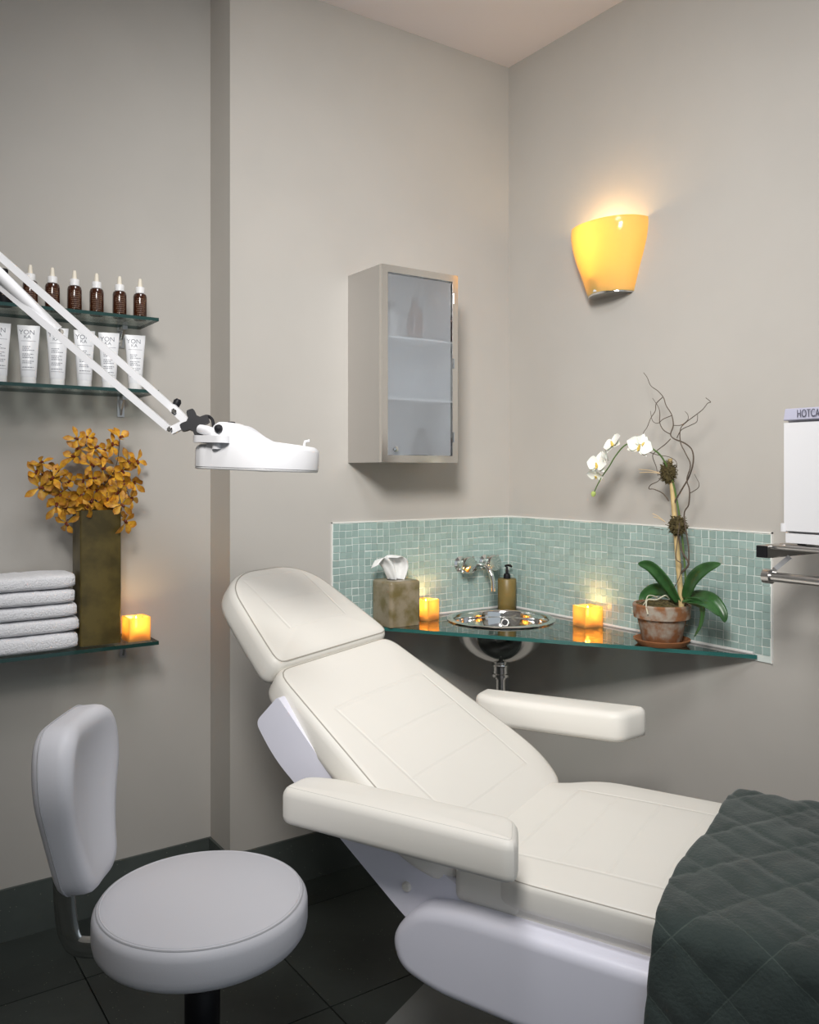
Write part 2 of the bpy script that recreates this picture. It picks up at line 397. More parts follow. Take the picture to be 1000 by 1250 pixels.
# headrest
HTH = R(37)
ho = rpoly([(-.262, 0), (.262, 0), (.235, .12), (.19, .285), (.10, .340), (-.10, .340), (-.19, .285), (-.235, .12)], [.05, .05, .15, .12, .1, .1, .12, .15])
head = put(obj('headrest', pillow(ho, -.085, -.002, .026, .010, 140), grooves('head_vinyl', M_vinyl, .125, .10, .30, .10), chair), (.012, .630, .932), (HTH, 0, 0))
seam(head, ho, -.0063, .012, r=.0017)
# moulded shell under the backrest
bm = prism(bmesh.new(), rpoly([(.600, .872), (.668, .802), (.61, .725), (.255, .452), (.17, .40), (.05, .50), (.11, .54), (.43, .70)], [.01, .02, .05, .04, .03, .02, .02, .0]), -.292, .292, 'yz')
obj('back_shell', bm, M_plast, chair, bevel=.006)
for s in (-1, 1):
    obj('bolt_cap', lathe(bmesh.new(), [(.0, .006), (.008, .005), (.011, .001), (.011, -.004)], 16, T((s * .294, .245, .515), (0, s * PI / 2, 0))), M_vinyl, chair)
# armrests
ar = rpoly([(-.058, -.045), (.058, .005), (.058, .44), (.03, .512), (-.058, .512)], [.035, .035, .08, .03, .02])
a1 = put(obj('armrest', pillow(ar, -.042, .042, .020, .003, 96, .02), M_vinyl, chair), (-.360, -.022, .680))
seam(a1, ar, .0398, .012, r=.0008, m=mat('arm_thread', (.64, .62, .57), .8))
arf = [Vector((-p.x, (p.y if p.y < .2 else p.y - .055) - .03)) for p in ar][::-1]
a2 = put(obj('armrest', pillow(arf, -.042, .042, .020, .003, 96, .02), M_vinyl, chair), (.445, .015, .712), (R(-1.5), 0, 0))
seam(a2, arf, -.036, .004, r=.0010)
for x0, x1, z, y in ((-.34, -.26, .668, .20), (.43, .25, .700, .42)):
    obj('arm_pivot', tube(bmesh.new(), [(x0, y, z - .02), (x1, y, z - .045)], .016, 14), M_vinyl, chair)
obj('side_cushion', pillow(rpoly([(-.30, -.02), (-.245, -.02), (-.245, .13), (-.30, .13)], .02), .515, .60, .02, .004, 48), M_vinyl, chair)
# base cover: long moulded white body with a sloping underside and a top ledge
prof = rpoly([(.10, .522), (.20, .505), (.255, .435), (.235, .372), (.15, .345), (-.40, .315), (-1.0, .36), (-1.06, .49), (-1.02, .510)], [.05, .05, .05, .04, .06, .1, .05, .03, .03], 8)
bm = bmesh.new(); 
lay = [(x, p) for x, p in ((-.352, offset(prof, .020)), (-.349, offset(prof, .010)), (-.342, offset(prof, .003)), (-.330, prof))]
edge_ = lay[0][1]
def med(p, t): return Vector(p).lerp(Vector((max(-.96, min(.15, p[0])), .425)), t)
lay = [(-.352, [med(p, t_) for p in edge_]) for t_ in (1.0, .6, .25, .08)] + lay
lay = lay + [(-x, p) for x, p in reversed(lay)]
rg = [[bm.verts.new((x, p.x, p.y)) for p in P] for x, P in lay]
for A, B in zip(rg, rg[1:]):
    for i in range(len(A)): bm.faces.new((A[i], A[(i + 1) % len(A)], B[(i + 1) % len(A)], B[i]))
bmesh.ops.remove_doubles(bm, verts=bm.verts, dist=1e-5)
obj('base_cover', bm, M_plast, chair, angle=60)
obj('seat_board', box((-.295, -1.0, .495), (.295, .08, .539)), M_vinyl, chair, bevel=.004)
obj('lift_column', prism(bmesh.new(), rpoly([(-.14, -.50), (.14, -.50), (.14, -.10), (-.14, -.10)], .03), .04, .36, 'xy'), M_plast, chair, bevel=.004)
obj('floor_plate', prism(bmesh.new(), rpoly([(-.24, -.95), (.24, -.95), (.24, .436), (-.24, .436)], .015), .0, .04, 'xy'), mat('grey_base_paint', (.20, .205, .20), .5), chair, bevel=.008)

# ================================================================== QUILTED BLANKET over the foot of the chair
def blanket():
    bm = bmesh.new(); NU, NV = 150, 190; uvl = bm.loops.layers.uv.new('uv'); hw = .362; zt = .622; drop = .52; dropf = .30
    tot = drop + 2 * hw + dropf; uv = {}
    grid = []
    for j in range(NV + 1):
        q = tot * j / NV; row = []
        for i in range(NU + 1):
            e = .83 * i / NU
            # fold position across the chair: near hang, top, far hang, with rounded shoulders
            rs = .035; n_ = Vector((0, 0, 1))
            def prof(q):
                a = q - drop
                if a < -rs: return (-hw, zt + a, Vector((-1, 0, 0)))
                if a < rs:
                    t = (a + rs) / (2 * rs) * PI / 2; return (-hw + rs * (1 - math.cos(t)), zt - rs + rs * math.sin(t), Vector((-math.cos(t), 0, math.sin(t))))
                b = q - drop - 2 * hw
                if b < -rs: return (-hw + a, zt, Vector((0, 0, 1)))
                if b < rs:
                    t = (b + rs) / (2 * rs) * PI / 2; return (hw - rs + rs * math.sin(t), zt - rs * (1 - math.cos(t)), Vector((math.sin(t), 0, math.cos(t))))
                return (hw, zt - b, Vector((1, 0, 0)))
            x, z, nn = prof(q)
            a, b = (q * .80 + e * .60) / .105, (q * -.55 + e * .83) / .125
            da = abs(a - round(a)); db = abs(b - round(b)); d = min(da, db * 1.15)
            puff = .006 * (1 - math.exp(-d * 10))
            wr = .0015 * math.sin(31 * q + 9 * e + 2 * math.sin(17 * e)) + .0012 * math.sin(53 * e - 21 * q) + .0012 * math.sin(90 * e + 40 * q + 3 * math.sin(33 * q))
            hang = max(0, drop - q) ; flare = .035 * hang + .010 * math.sin(e * 14) * min(1, hang * 4)
            edge = -.298 - .008 * math.sin(q * 6.1 + .5) - .004 * math.sin(q * 15) + .016 * min(1, hang / .2)
            if q > drop + 2 * hw - .08: edge += -.02 * (q - drop - 2 * hw + .08) / .08
            y = edge - e
            lift = .010 * math.exp(-e / .02)
            p = Vector((x, y, z)) + nn * (puff + wr * (1 if e > .03 else .4)) + Vector((-flare, 0, 0))
            v = bm.verts.new(p); uv[v] = (a, b); row.append(v)
        grid.append(row)
    for j in range(NV):
        for i in range(NU):
            f = bm.faces.new((grid[j][i], grid[j][i + 1], grid[j + 1][i + 1], grid[j + 1][i]))
            for l in f.loops: l[uvl].uv = uv[l.vert]
    return bm
mq = mat('green_quilt', (.036, .052, .047), .85, bump=.5, bscale=140, var=.2, vscale=9, sheen=.25)
def stitch(m):
    nt = m.node_tree; N = nt.nodes; L = nt.links; p = N['Principled BSDF']; src = p.inputs['Base Color'].links[0].from_socket
    u = N.new('ShaderNodeUVMap'); u.uv_map = 'uv'; sp = N.new('ShaderNodeSeparateXYZ'); L.new(u.outputs[0], sp.inputs[0]); outs = []
    for k in (0, 1):
        pp = N.new('ShaderNodeMath'); pp.operation = 'PINGPONG'; pp.inputs[1].default_value = .5; L.new(sp.outputs[k], pp.inputs[0])
        lt = N.new('ShaderNodeMath'); lt.operation = 'LESS_THAN'; lt.inputs[1].default_value = .011; L.new(pp.outputs[0], lt.inputs[0]); outs.append(lt.outputs[0])
    mxm = N.new('ShaderNodeMath'); mxm.operation = 'MAXIMUM'; L.new(outs[0], mxm.inputs[0]); L.new(outs[1], mxm.inputs[1])
    ml = N.new('ShaderNodeMath'); ml.operation = 'MULTIPLY'; ml.inputs[1].default_value = .6; L.new(mxm.outputs[0], ml.inputs[0])
    mx = N.new('ShaderNodeMixRGB'); mx.inputs[2].default_value = (.085, .11, .095, 1); L.new(ml.outputs[0], mx.inputs[0]); L.new(src, mx.inputs[1]); L.new(mx.outputs[0], p.inputs['Base Color'])
stitch(mq)
bl = put(obj('quilted_blanket', blanket(), mq, angle=180), CHO, (0, 0, CHR))
so_ = bl.modifiers.new('thick', 'SOLIDIFY'); so_.thickness = .008; so_.offset = 0
tag(bl, 'dark green quilted blanket draped over the foot of the treatment chair', 'blanket')

# ================================================================== STOOL
SC = at(247, 1106, 1.667); SC.z = 0; ZS = .575
stool = thing('salon_stool', 'white vinyl swivel stool with round seat and small backrest', 'stool', SC, -YAW)   # local x = right, y = away
circ = [Vector((.205 * math.cos(2 * PI * k / 72), .205 * math.sin(2 * PI * k / 72))) for k in range(72)]
st = put(obj('seat', pillow(circ, -.085, 0, .022, .012, 72, .03), M_svin, stool), (0, 0, ZS))
seam(st, circ, -.004, .010, m=M_threadw, r=.0018)
seam(st, circ, -.0035, .015, name='welt', m=M_svin, r=.003)
# backrest: cupped pad, wider on top
pad = rpoly([(-.075, -.165), (.075, -.165), (.15, .06), (.115, .168), (-.115, .168), (-.15, .06)], [.05, .05, .14, .07, .07, .14])
def cup(co):
    d = (co.x / .15) ** 2 + (co.y / .18) ** 2
    z = co.z
    if z > 0: z += .022 * min(1, d) - .012
    z += .25 * co.x * co.x
    return Vector((co.x, co.y, z))
BM = Matrix(((0, 0, 1, -.245), (-1, 0, 0, 0), (0, 1, 0, ZS + .182), (0, 0, 0, 1)))   # pad x -> -y, pad y -> z, pad z -> +x
bp = obj('backrest', pillow(pad, -.030, .040, .030, -.004, 96, .020, cup), M_svin, stool); bp.matrix_local = BM @ Matrix.Rotation(R(-6), 4, 'X')
sm = seam(bp, pad, -.012, -.0004, m=M_threadw, r=.0016, fn=lambda c: Vector((c.x, c.y, c.z + .25 * c.x * c.x)))
bar = spline([(-.278, 0, ZS + .17), (-.272, 0, ZS + .06), (-.268, 0, ZS - .03), (-.258, 0, ZS - .085), (-.23, 0, ZS - .105), (-.12, 0, ZS - .098), (0, 0, ZS - .095)], 6)
obj('back_bar', tube(bmesh.new(), bar, .022, 12, ref=Vector((0, 1, 0)), flat=.22), M_chrome, stool)
obj('seat_mount', box((-.10, -.08, ZS - .105), (.10, .08, ZS - .083)), M_black, stool, bevel=.006)
obj('gas_post', lathe(bmesh.new(), [(.017, .24), (.017, ZS - .10)], 24), M_chrome, stool)
obj('column_cover', lathe(bmesh.new(), [(.028, .09), (.030, .30), (.034, .31), (.034, .385), (.028, .395), (.017, .395)], 28), M_black, stool)
obj('height_lever', tube(bmesh.new(), spline([(.03, .02, ZS - .10), (.12, .06, ZS - .10), (.16, .08, ZS - .115)], 5), .005, 8), M_chrome, stool)
hub = obj('star_base', lathe(bmesh.new(), [(.0, .12), (.045, .12), (.05, .085), (.05, .06), (.0, .06)], 24), M_chrome, stool)
for k in range(5):
    a = 2 * PI * k / 5 + .3; e = Vector((math.cos(a), math.sin(a), 0))
    obj('base_leg', tube(bmesh.new(), [e * .03 + UP * .09, e * .14 + UP * .082, e * .27 + UP * .068], [.020, .018, .012], 10), M_chrome, hub)
    obj('caster', lathe(bmesh.new(), [(.0, -.012), (.026, -.012), (.028, -.006), (.028, .006), (.026, .012), (0, .012)], 20, T(e * .275 + UP * .028) @ Matrix.Rotation(a, 4, 'Z') @ Matrix.Rotation(PI / 2, 4, 'X')), M_black, hub)
    tube(bm := bmesh.new(), [e * .265 + UP * .03, e * .265 + UP * .075], .006, 8); obj('caster_stem', bm, M_chrome, hub)

# ================================================================== GLASS SHELVES on the recessed wall
YS = -.02; XR = -1.437
shelf_z = {}
def shelf(z, label, thick, cuts):
    t = thing('glass_shelf', label, 'shelf', (XR, YL, z), group='green edged glass wall shelves')
    bm = prism(bmesh.new(), [Vector((-1.5, YS - YL)), Vector((0, YS - YL)), Vector((0, -.001)), Vector((-1.5, -.001))], -thick, 0, 'xy', mi_side=1)
    obj('glass_plate', bm, [M_shelfglass, M_gedge], t, smooth=False)
    for x in cuts:
        b = bmesh.new()
        bx(b, (x - .011, -.004, -.075), (x + .011, 0, -thick)); bx(b, (x - .008, -.05, -.012 - thick), (x + .008, -.0, -thick))
        prism(b, [Vector(p) for p in ((-.004, -.07), (-.014, -.05), (-.045, -thick - .010), (-.035, -thick - .010), (-.009, -.048))], x - .003, x + .003, 'yz')
        br = obj('bracket', b, M_steel, t, smooth=False)
        obj('bracket_screw', lathe(bmesh.new(), [(0, .003), (.004, .002), (.005, 0)], 10, T((x, -.004, -.06), (PI / 2, 0, 0))), M_chrome, br)
    return t
Z1, Z2, Z3 = 1.873, 1.651, .880
shelf(Z1, 'glass wall shelf holding the row of brown dropper bottles', .010, (-.062, -.62))
shelf(Z2, 'glass wall shelf holding the row of white tubes', .010, (-.062, -.62))
shelf(Z3, 'glass wall shelf holding folded towels and tall olive vase', .011, (-.055, -.62))

# dropper bottles
M_amber = mat('brown_bottle_glass', (.050, .014, .005), .10, coat=.6, var=.2, vscale=30)
M_cap = mat('white_cap', (.80, .80, .80), .35); M_rub = mat('cream_rubber', (.80, .74, .62), .5)
M_print = mat('pale_print', (.20, .125, .08), .6); M_ink = mat('grey_ink', (.20, .21, .24), .6)
def curved_dash(bm, r, a0, a1, z, h):
    n = 4; lo = [bm.verts.new((r * math.sin(a0 + (a1 - a0) * k / n), -r * math.cos(a0 + (a1 - a0) * k / n), z)) for k in range(n + 1)]
    hi = [bm.verts.new((v.co.x, v.co.y, z + h)) for v in lo]
    for k in range(n): bm.faces.new((lo[k], lo[k + 1], hi[k + 1], hi[k]))
def bottle(loc):
    t = thing('dropper_bottle', 'small brown glass dropper bottle on the upper glass shelf', 'bottle', loc, R(random.uniform(-15, 5)), 'brown dropper bottles in a row')
    b = obj('bottle_body', lathe(bmesh.new(), [(0, 0), (.0165, 0), (.0185, .003), (.0185, .064), (.0165, .071), (.010, .074), (.010, .078), (0, .078)], 28), M_amber, t)
    bm = bmesh.new()
    for row in range(9):
        w = random.uniform(.5, .8); a = -w
        while a < w:
            l = random.uniform(.05, .22); curved_dash(bm, .0187, a, min(a + l, w), .012 + row * .0055, .0016); a += l + .05
    obj('label_print', bm, M_print, b, recalc=False)
    obj('collar', lathe(bmesh.new(), [(.0125, .074), (.0125, .090), (.0115, .0915), (.006, .092)], 24), M_cap, t)
    obj('dropper_bulb', lathe(bmesh.new(), [(.0065, .090), (.006, .097), (.005, .110), (.0035, .115), (0, .116)], 18), M_rub, t)
    return t
px = [37, 64, 91, 118, 146, 171]; yb = .055
b0 = bottle((ony(px[0], 372, yb).x, yb, Z1)); b0.scale = (1.12,) * 3
ORD = ['sixth', 'fifth', 'fourth', 'third', 'second', 'first']
b0['label'] = 'brown dropper bottle, sixth from the free end of the upper shelf'
for k, p in enumerate(px[1:], 1): dup(b0, (ony(p, 380, yb).x, yb, Z1), (0, 0, R(random.uniform(-14, 6))), 'brown dropper bottle, %s from the free end of the upper shelf' % ORD[k])
t = thing('black_bottle', 'black bottle with pale label at the end of the dropper bottle row', 'bottle', (ony(5, 370, yb).x, yb, Z1))
obj('bottle_body', lathe(bmesh.new(), [(0, 0), (.021, 0), (.023, .003), (.023, .068), (.018, .077), (.010, .081), (0, .082)], 28), M_black, t)
obj('cap', lathe(bmesh.new(), [(.011, .08), (.011, .105), (.009, .108), (0, .108)], 20), M_black, t)
bm = bmesh.new()
for k in range(4): curved_dash(bm, .0232, -.4, .1 + .2 * (k % 2), .03 + k * .006, .0018)
obj('label_print', bm, M_print, t, recalc=False)

# cosmetic tubes standing on their caps
M_tube = mat('white_tube', (.78, .79, .81), .30, spec=.5)
def ctube(loc):
    t = thing('cosmetic_tube', 'white cosmetic tube standing on its cap on the glass shelf', 'tube', loc, R(-4), 'white cosmetic tubes in a row')
    obj('cap', lathe(bmesh.new(), [(0, 0), (.0185, 0), (.0195, .002), (.0195, .021), (0, .021)], 28), M_cap, t)
    bm = bmesh.new(); n = 28; rings = []
    for z, a, b in ((.021, .020, .020), (.024, .0205, .0205), (.060, .0225, .018), (.110, .0255, .0105), (.150, .0285, .003), (.166, .0295, .0012)):
        rings.append([bm.verts.new((a * math.cos(2 * PI * k / n), b * math.sin(2 * PI * k / n), z)) for k in range(n)])
    for A, B in zip(rings, rings[1:]):
        for k in range(n): bm.faces.new((A[k], A[(k + 1) % n], B[(k + 1) % n], B[k]))
    bm.faces.new(rings[0][::-1]); bm.faces.new(rings[-1])
    b = obj('tube_body', bm, M_tube, t)
    PR = ((.021, .020, .020), (.024, .0205, .0205), (.060, .0225, .018), (.110, .0255, .0105), (.150, .0285, .003), (.166, .0295, .0012))
    def on(x, z):
        for (z0, a0, b0_), (z1, a1, b1) in zip(PR, PR[1:]):
            if z0 <= z <= z1:
                f = (z - z0) / (z1 - z0); a_, b_ = a0 + (a1 - a0) * f, b0_ + (b1 - b0_) * f
                return Vector((x, -b_ * math.sqrt(max(0, 1 - (x / a_) ** 2)) - .0006, z))
    for body, size, z, x in (('YON', .0185, .146, -.004), ('KA', .0140, .1335, -.003)):
        lg = text_mesh('logo', body, size, M_ink, b, T((x, 0, z)) @ Matrix.Rotation(PI / 2, 4, 'X'), ext=0)
        for v in lg.data.vertices: v.co = on(v.co.x, v.co.z)
    bm = bmesh.new()
    def dash(x0, x1, z, h):
        n = max(1, int((x1 - x0) / .004)); lo = [bm.verts.new(on(x0 + (x1 - x0) * k / n, z)) for k in range(n + 1)]; hi = [bm.verts.new(on(x0 + (x1 - x0) * k / n, z + h)) for k in range(n + 1)]
        for k in range(n): bm.faces.new((lo[k], lo[k + 1], hi[k + 1], hi[k]))
    dash(-.0195, .0195, .1215, .0008); dash(-.017, .017, .040, .0008)
    rr = random.Random(3)
    for z in (.105, .100, .095, .084, .079, .074, .064, .059, .047):
        x = -.015; end = rr.uniform(.002, .015)
        while x < end:
            l = rr.uniform(.002, .006); dash(x, min(x + l, end), z, .0019); x += l + .0012
    obj('label_print', bm, M_ink, b, recalc=False)
    return t
tx = [-1, 35, 70, 103, 133, 165]; yt = .045
c0 = ctube((ony(tx[0], 464, yt).x, yt, Z2)); c0.scale = (1.04,) * 3
c0['label'] = 'white cosmetic tube, sixth from the free end of its glass shelf'
for k, p in enumerate(tx[1:], 1): dup(c0, (ony(p, 468, yt).x, yt, Z2), (0, 0, R(-10 + random.uniform(-6, 6))), 'white cosmetic tube, %s from the free end of its glass shelf' % ORD[k])

for n_ in M_terry.node_tree.nodes:
    if n_.type == 'BUMP': n_.inputs['Distance'].default_value = .006
    if n_.type == 'TEX_NOISE': n_.inputs['Scale'].default_value = 260
# ---- lower shelf: towels, vase, candle
def towel_mesh(w, d, h, seed):
    rr = random.Random(seed); bm = bmesh.new(); n = 40; m = 20
    sec = []
    for k in range(n):                                       # flattened loop: folded layers seen from the end
        a = 2 * PI * k / n; c, s = math.cos(a), math.sin(a)
        sec.append((math.copysign(abs(c) ** .35, c) * d / 2, math.copysign(abs(s) ** .55, s) * h / 2))
    rings = []
    for i in range(m + 1):
        x = -w / 2 + w * i / m; sc = 1 - .16 * (abs(2 * i / m - 1) ** 8)
        ph = rr.uniform(-1, 1) * .0012
        rings.append([bm.verts.new((x + rr.uniform(-1, 1) * .0015, y * sc, z * sc + h / 2 + ph * (-abs(1) if z > 0 else .0))) for y, z in sec])
    for A, B in zip(rings, rings[1:]):
        for k in range(n): bm.faces.new((A[k], A[(k + 1) % n], B[(k + 1) % n], B[k]))
    bm.faces.new(rings[0][::-1]); bm.faces.new(rings[-1])
    return bm
xt1 = -1.672; tw = .36; zz = Z3; hs = [.050, .042, .040, .042, .044]
names = ['folded white towel lying on the glass shelf under four others', 'folded white towel second from the bottom of the stack', 'folded white towel in the middle of the stack of five', 'folded white towel just under the top towel of the stack', 'folded white towel on top of the stack beside the olive vase']
for k, h in enumerate(hs):
    o = obj('folded_towel', towel_mesh(tw + random.uniform(-.01, .01), .165, h, k), M_terry, angle=80)
    put(o, (xt1 - tw / 2 + random.uniform(-.005, .003), .075 + random.uniform(-.004, .004), zz), (0, R(random.uniform(-.4, .4)), R(random.uniform(-1.5, 1.5)))); zz += h + .0012
    tag(o, names[k], 'towel', 'stack of folded white towels')
VX, VY = -1.598, .075; VH = .405; VW = .060
vase = thing('vase', 'tall square olive brown glass vase on the glass shelf', 'vase', (VX, VY, Z3))
bm = bmesh.new(); sq = rpoly([(-VW, -.05), (VW, -.05), (VW, .05), (-VW, .05)], .006, 3); si = offset(sq, .005)
A = [[bm.verts.new((p.x, p.y, z)) for p in P] for P, z in ((sq, 0), (sq, VH), (si, VH), (si, .012))]
for a, b in zip(A, A[1:]):
    for k in range(len(a)): bm.faces.new((a[k], a[(k + 1) % len(a)], b[(k + 1) % len(a)], b[k]))
bm.faces.new(A[0][::-1]); bm.faces.new(A[-1])
obj('vase_body', bm, M_olive, vase)
def petal_mesh(name, L, Wd, curl, m, tip=.62, nx=6, ny=4):
    bm = bmesh.new(); g = []
    for i in range(nx + 1):
        t = i / nx; w = Wd * (math.sin(PI * min(1, t ** tip * .97 + .03)) * .93 + .07 * (1 - t)); row = []
        for j in range(ny + 1):
            s = 2 * j / ny - 1; row.append(bm.verts.new((L * t, w * s * .5, curl * t * t * L + .25 * w * s * s * .5)))
        g.append(row)
    for i in range(nx):
        for j in range(ny): bm.faces.new((g[i][j], g[i + 1][j], g[i + 1][j + 1], g[i][j + 1]))
    me = bpy.data.meshes.new(name); bm.to_mesh(me); bm.free(); me.materials.append(m)
    for p in me.polygons: p.use_smooth = True
    return me
def look(loc, n, spin=0): return Matrix.Translation(Vector(loc)) @ Vector(n).normalized().to_track_quat('Z', 'Y').to_matrix().to_4x4() @ Matrix.Rotation(spin, 4, 'Z')
pet_o = [petal_mesh('petal', .036, .024, -.15, M_opet, 1.7), petal_mesh('petal', .040, .020, -.5, M_opet, 1.9), petal_mesh('petal', .032, .025, .15, M_opet, 1.6)]
def lip_mesh():
    bm = bmesh.new(); lathe(bm, [(.001, .010), (.003, .009), (.0042, .004), (.003, 0), (.001, -.003)], 8)
    tube(bm, spline([(0, 0, .002), (.007, 0, .006), (.011, 0, .001)], 4), [.002, .003, .004, .0045, .0045, .004, .003, .002, .001], 6)
    return bm
lipm = obj('flower', lip_mesh(), M_olip); lip_me = lipm.data; bpy.data.objects.remove(lipm)
def cpx(x, y): return 30 + x / 6.25, 520 + y / 6.25
sprays = [((150, 290), (330, 480)), ((440, 90), (500, 260)), ((725, 120), (690, 330)), ((600, 190), (590, 420)), ((830, 420), (700, 520)), ((160, 500), (380, 580)), ((330, 720), (430, 650)), ((770, 720), (690, 640)), ((790, 260), (700, 420))]
flowers = [(725,95),(790,265),(615,190),(505,300),(400,100),(385,240),(545,485),(385,540),(260,530),(125,290),(115,470),(240,610),(475,620),(570,630),(710,505),(740,600),(835,430),(810,550),(590,330),(540,170),(450,410),(190,480),(320,740),(765,730),(680,675),(690,390),(260,345),(665,150),(520,560),(330,600),(480,90),(430,545),(630,560),(160,380),(760,420),(300,500),(420,180),(850,270),(560,430),(350,420),(610,600),(480,480),(660,480),(220,400),(580,260),(90,360),(740,340),(300,620),(400,620),(520,400)]
sp_obj = []
SPL = {0: 'orange orchid spray reaching furthest out above the folded towels', 5: 'orange orchid spray spreading low over the folded towels', 6: 'drooping orange orchid spray hanging over the vase rim beside the towels',
       7: 'drooping orange orchid spray hanging over the vase rim above the candle', 4: 'orange orchid spray reaching out sideways high above the candle', 2: 'tallest orange orchid spray in the olive vase, standing under the lamp arm'}
mouth = Vector((VX, VY, Z3 + VH))
for k, (tip, mid) in enumerate(sprays):
    yy = VY + (-.045, .03, -.01, .02, -.02, -.05, -.04, -.05, .03)[k]
    root = thing('orchid_spray', SPL.get(k, 'upright orange orchid spray in the middle of the bunch in the vase'), 'flower', (VX + .004 * (k - 4), VY + .004 * ((k * 3) % 5 - 2), Z3 + .014), 0, 'orange orchids in the olive vase')
    P0 = Vector(root.location)
    a = ony(*cpx(*tip), yy); m_ = ony(*cpx(*mid), VY + (yy - VY) * .5)
    mth_ = mouth + Vector((.005 * (k - 4), .006 * ((k * 3) % 5 - 2), -.01))
    pts = spline([P0, mth_, m_, a], 8); loc = [p - P0 for p in pts]
    obj('stem', tube(bmesh.new(), loc, [.0022 - .0012 * i / len(loc) for i in range(len(loc))], 6), M_stem, root)
    sp_obj.append((root, P0, pts[10:], yy))
for (fx, fy) in flowers:
    x, y = cpx(fx, fy); best = None
    for root, P0, pts, yy in sp_obj:
        for p in pts:
            d = (p - CAM); z = d.dot(FWD); qx = 500 + FPX * d.dot(RGT) / z; qy = YH - FPX * d.z / z; dd = (qx - x) ** 2 + (qy - y) ** 2
            if best is None or dd < best[0]: best = (dd, root, P0, p)
    dd, root, P0, p = best
    ydep = min(max(p.y + random.uniform(-.035, .012), -.03), .12); c = ony(x, y, ydep)
    nrm = Vector(((x - 120) / 130 + random.uniform(-.5, .5), -1 + random.uniform(-.1, .5), (590 - y) / 120 + random.uniform(-.4, .5)))
    M = look(c - P0, nrm, random.uniform(0, 6.28)); sc = random.uniform(.80, 1.08)
    fl_ = obj('flower', lip_me, M_olip, root); fl_.matrix_local = M @ Matrix.Scale(sc, 4)
    if (c - p).length > .004: obj('pedicel', tube(bmesh.new(), spline([p - P0, (p - P0).lerp(c - P0, .5) + Vector((0, 0, .006)), c - P0 - nrm.normalized() * .002], 4), .0011, 5), M_olip, root)
    for q in range(5):
        po = obj('petal', random.choice(pet_o), M_opet, fl_)
        po.matrix_local = Matrix.Rotation(2 * PI * q / 5 + random.uniform(-.2, .2), 4, 'Z') @ Matrix.Rotation(R(random.uniform(-48, 2)), 4, 'Y') @ Matrix.Translation((.002, 0, 0))

# ---- candles in amber cubes
M_holder = glow_glass('amber_cube_glass', (.92, .62, .24), .70, clear=.30); M_wax = glow_glass('candle_wax', (.95, .72, .38), .6)
M_flame = emit('flame', (1.0, .62, .22), 40)
def candle(loc, rz, label, w=.036, hh=.070, power=.75):
    t = thing('candle_holder', label, 'candle', loc, rz, 'lit candles in amber glass cubes')
    bm = bmesh.new(); o_ = rpoly([(-w, -w), (w, -w), (w, w), (-w, w)], .003, 2); i_ = offset(o_, .004)
    A = [[bm.verts.new((p.x, p.y, z)) for p in P] for P, z in ((o_, 0), (o_, hh), (i_, hh), (i_, .006))]
    for a, b in zip(A, A[1:]):
        for k in range(len(a)): bm.faces.new((a[k], a[(k + 1) % len(a)], b[(k + 1) % len(a)], b[k]))
    bm.faces.new(A[0][::-1]); bm.faces.new(A[-1]); obj('glass_cube', bm, M_holder, t, smooth=False)
    cdl = thing('tea_candle', label.replace('amber glass cube', 'small wax candle').replace('lit candle in', 'burning'), 'candle', loc) if False else None
    obj('wax', lathe(bmesh.new(), [(0, .006), (.024, .006), (.024, hh * .42), (.022, hh * .44), (0, hh * .42)], 20), M_wax, t)
    obj('wick', tube(bmesh.new(), [(0, 0, hh * .42), (0, 0, hh * .53)], .0012, 6), M_black, t)
    obj('flame', lathe(bmesh.new(), [(0, hh * .49), (.004, hh * .55), (.0052, hh * .64), (.0035, hh * .80), (.0012, hh * .95), (0, hh * 1.02)], 12), M_flame, t)
    l = bpy.data.lights.new('candle_light', 'POINT'); l.energy = power; l.color = (1, .66, .28); l.shadow_soft_size = .008
    lo = bpy.data.objects.new('candle_light', l); COL.objects.link(lo); lo.parent = t; lo.location = (0, 0, hh * .82)
    return t

# ================================================================== STEEL WALL CABINET
DC = .222; cx0, cx1 = -.753, -.432; cz0, cz1 = 1.432, 2.095; th = .004; fw = .024
cab = thing('wall_cabinet', 'stainless steel wall cabinet with frosted glass door above the sink', 'cabinet', ((cx0 + cx1) / 2, 0, cz0))
hw_ = (cx1 - cx0) / 2; ch_ = cz1 - cz0
M_cabin = mat('cabinet_inside', (.80, .82, .84), .4)
bm = bmesh.new()
for lo, hi in (((-hw_, -DC + .018, 0), (-hw_ + th, -.0005, ch_)), ((hw_ - th, -DC + .018, 0), (hw_, -.0005, ch_)), ((-hw_ + th, -DC + .018, 0), (hw_ - th, -.0005, th)), ((-hw_ + th, -DC + .018, ch_ - th), (hw_ - th, -.0005, ch_)), ((-hw_ + th, -.005, th), (hw_ - th, -.0005, ch_ - th))): bx(bm, lo, hi)
obj('body', bm, M_steel, cab, smooth=False)
obj('lining', bx(bx(bx(bmesh.new(), (-hw_ + th + .0005, -.007, th), (hw_ - th - .0005, -.0055, ch_ - th)), (-hw_ + th + .0005, -DC + .02, th), (-hw_ + th + .0015, -.0075, ch_ - th)), (hw_ - th - .0015, -DC + .02, th), (hw_ - th - .0005, -.0075, ch_ - th)), M_cabin, cab, smooth=False)
bm = bmesh.new()
for lo, hi in (((-hw_, -DC, 0), (-hw_ + fw, -DC + .0175, ch_)), ((hw_ - fw, -DC, 0), (hw_, -DC + .0175, ch_)), ((-hw_ + fw, -DC, 0), (hw_ - fw, -DC + .0175, fw)), ((-hw_ + fw, -DC, ch_ - fw), (hw_ - fw, -DC + .0175, ch_))): bx(bm, lo, hi)
door = obj('door', bm, mat('polished_steel', (.72, .70, .67), .14, 1.0), cab, smooth=False)
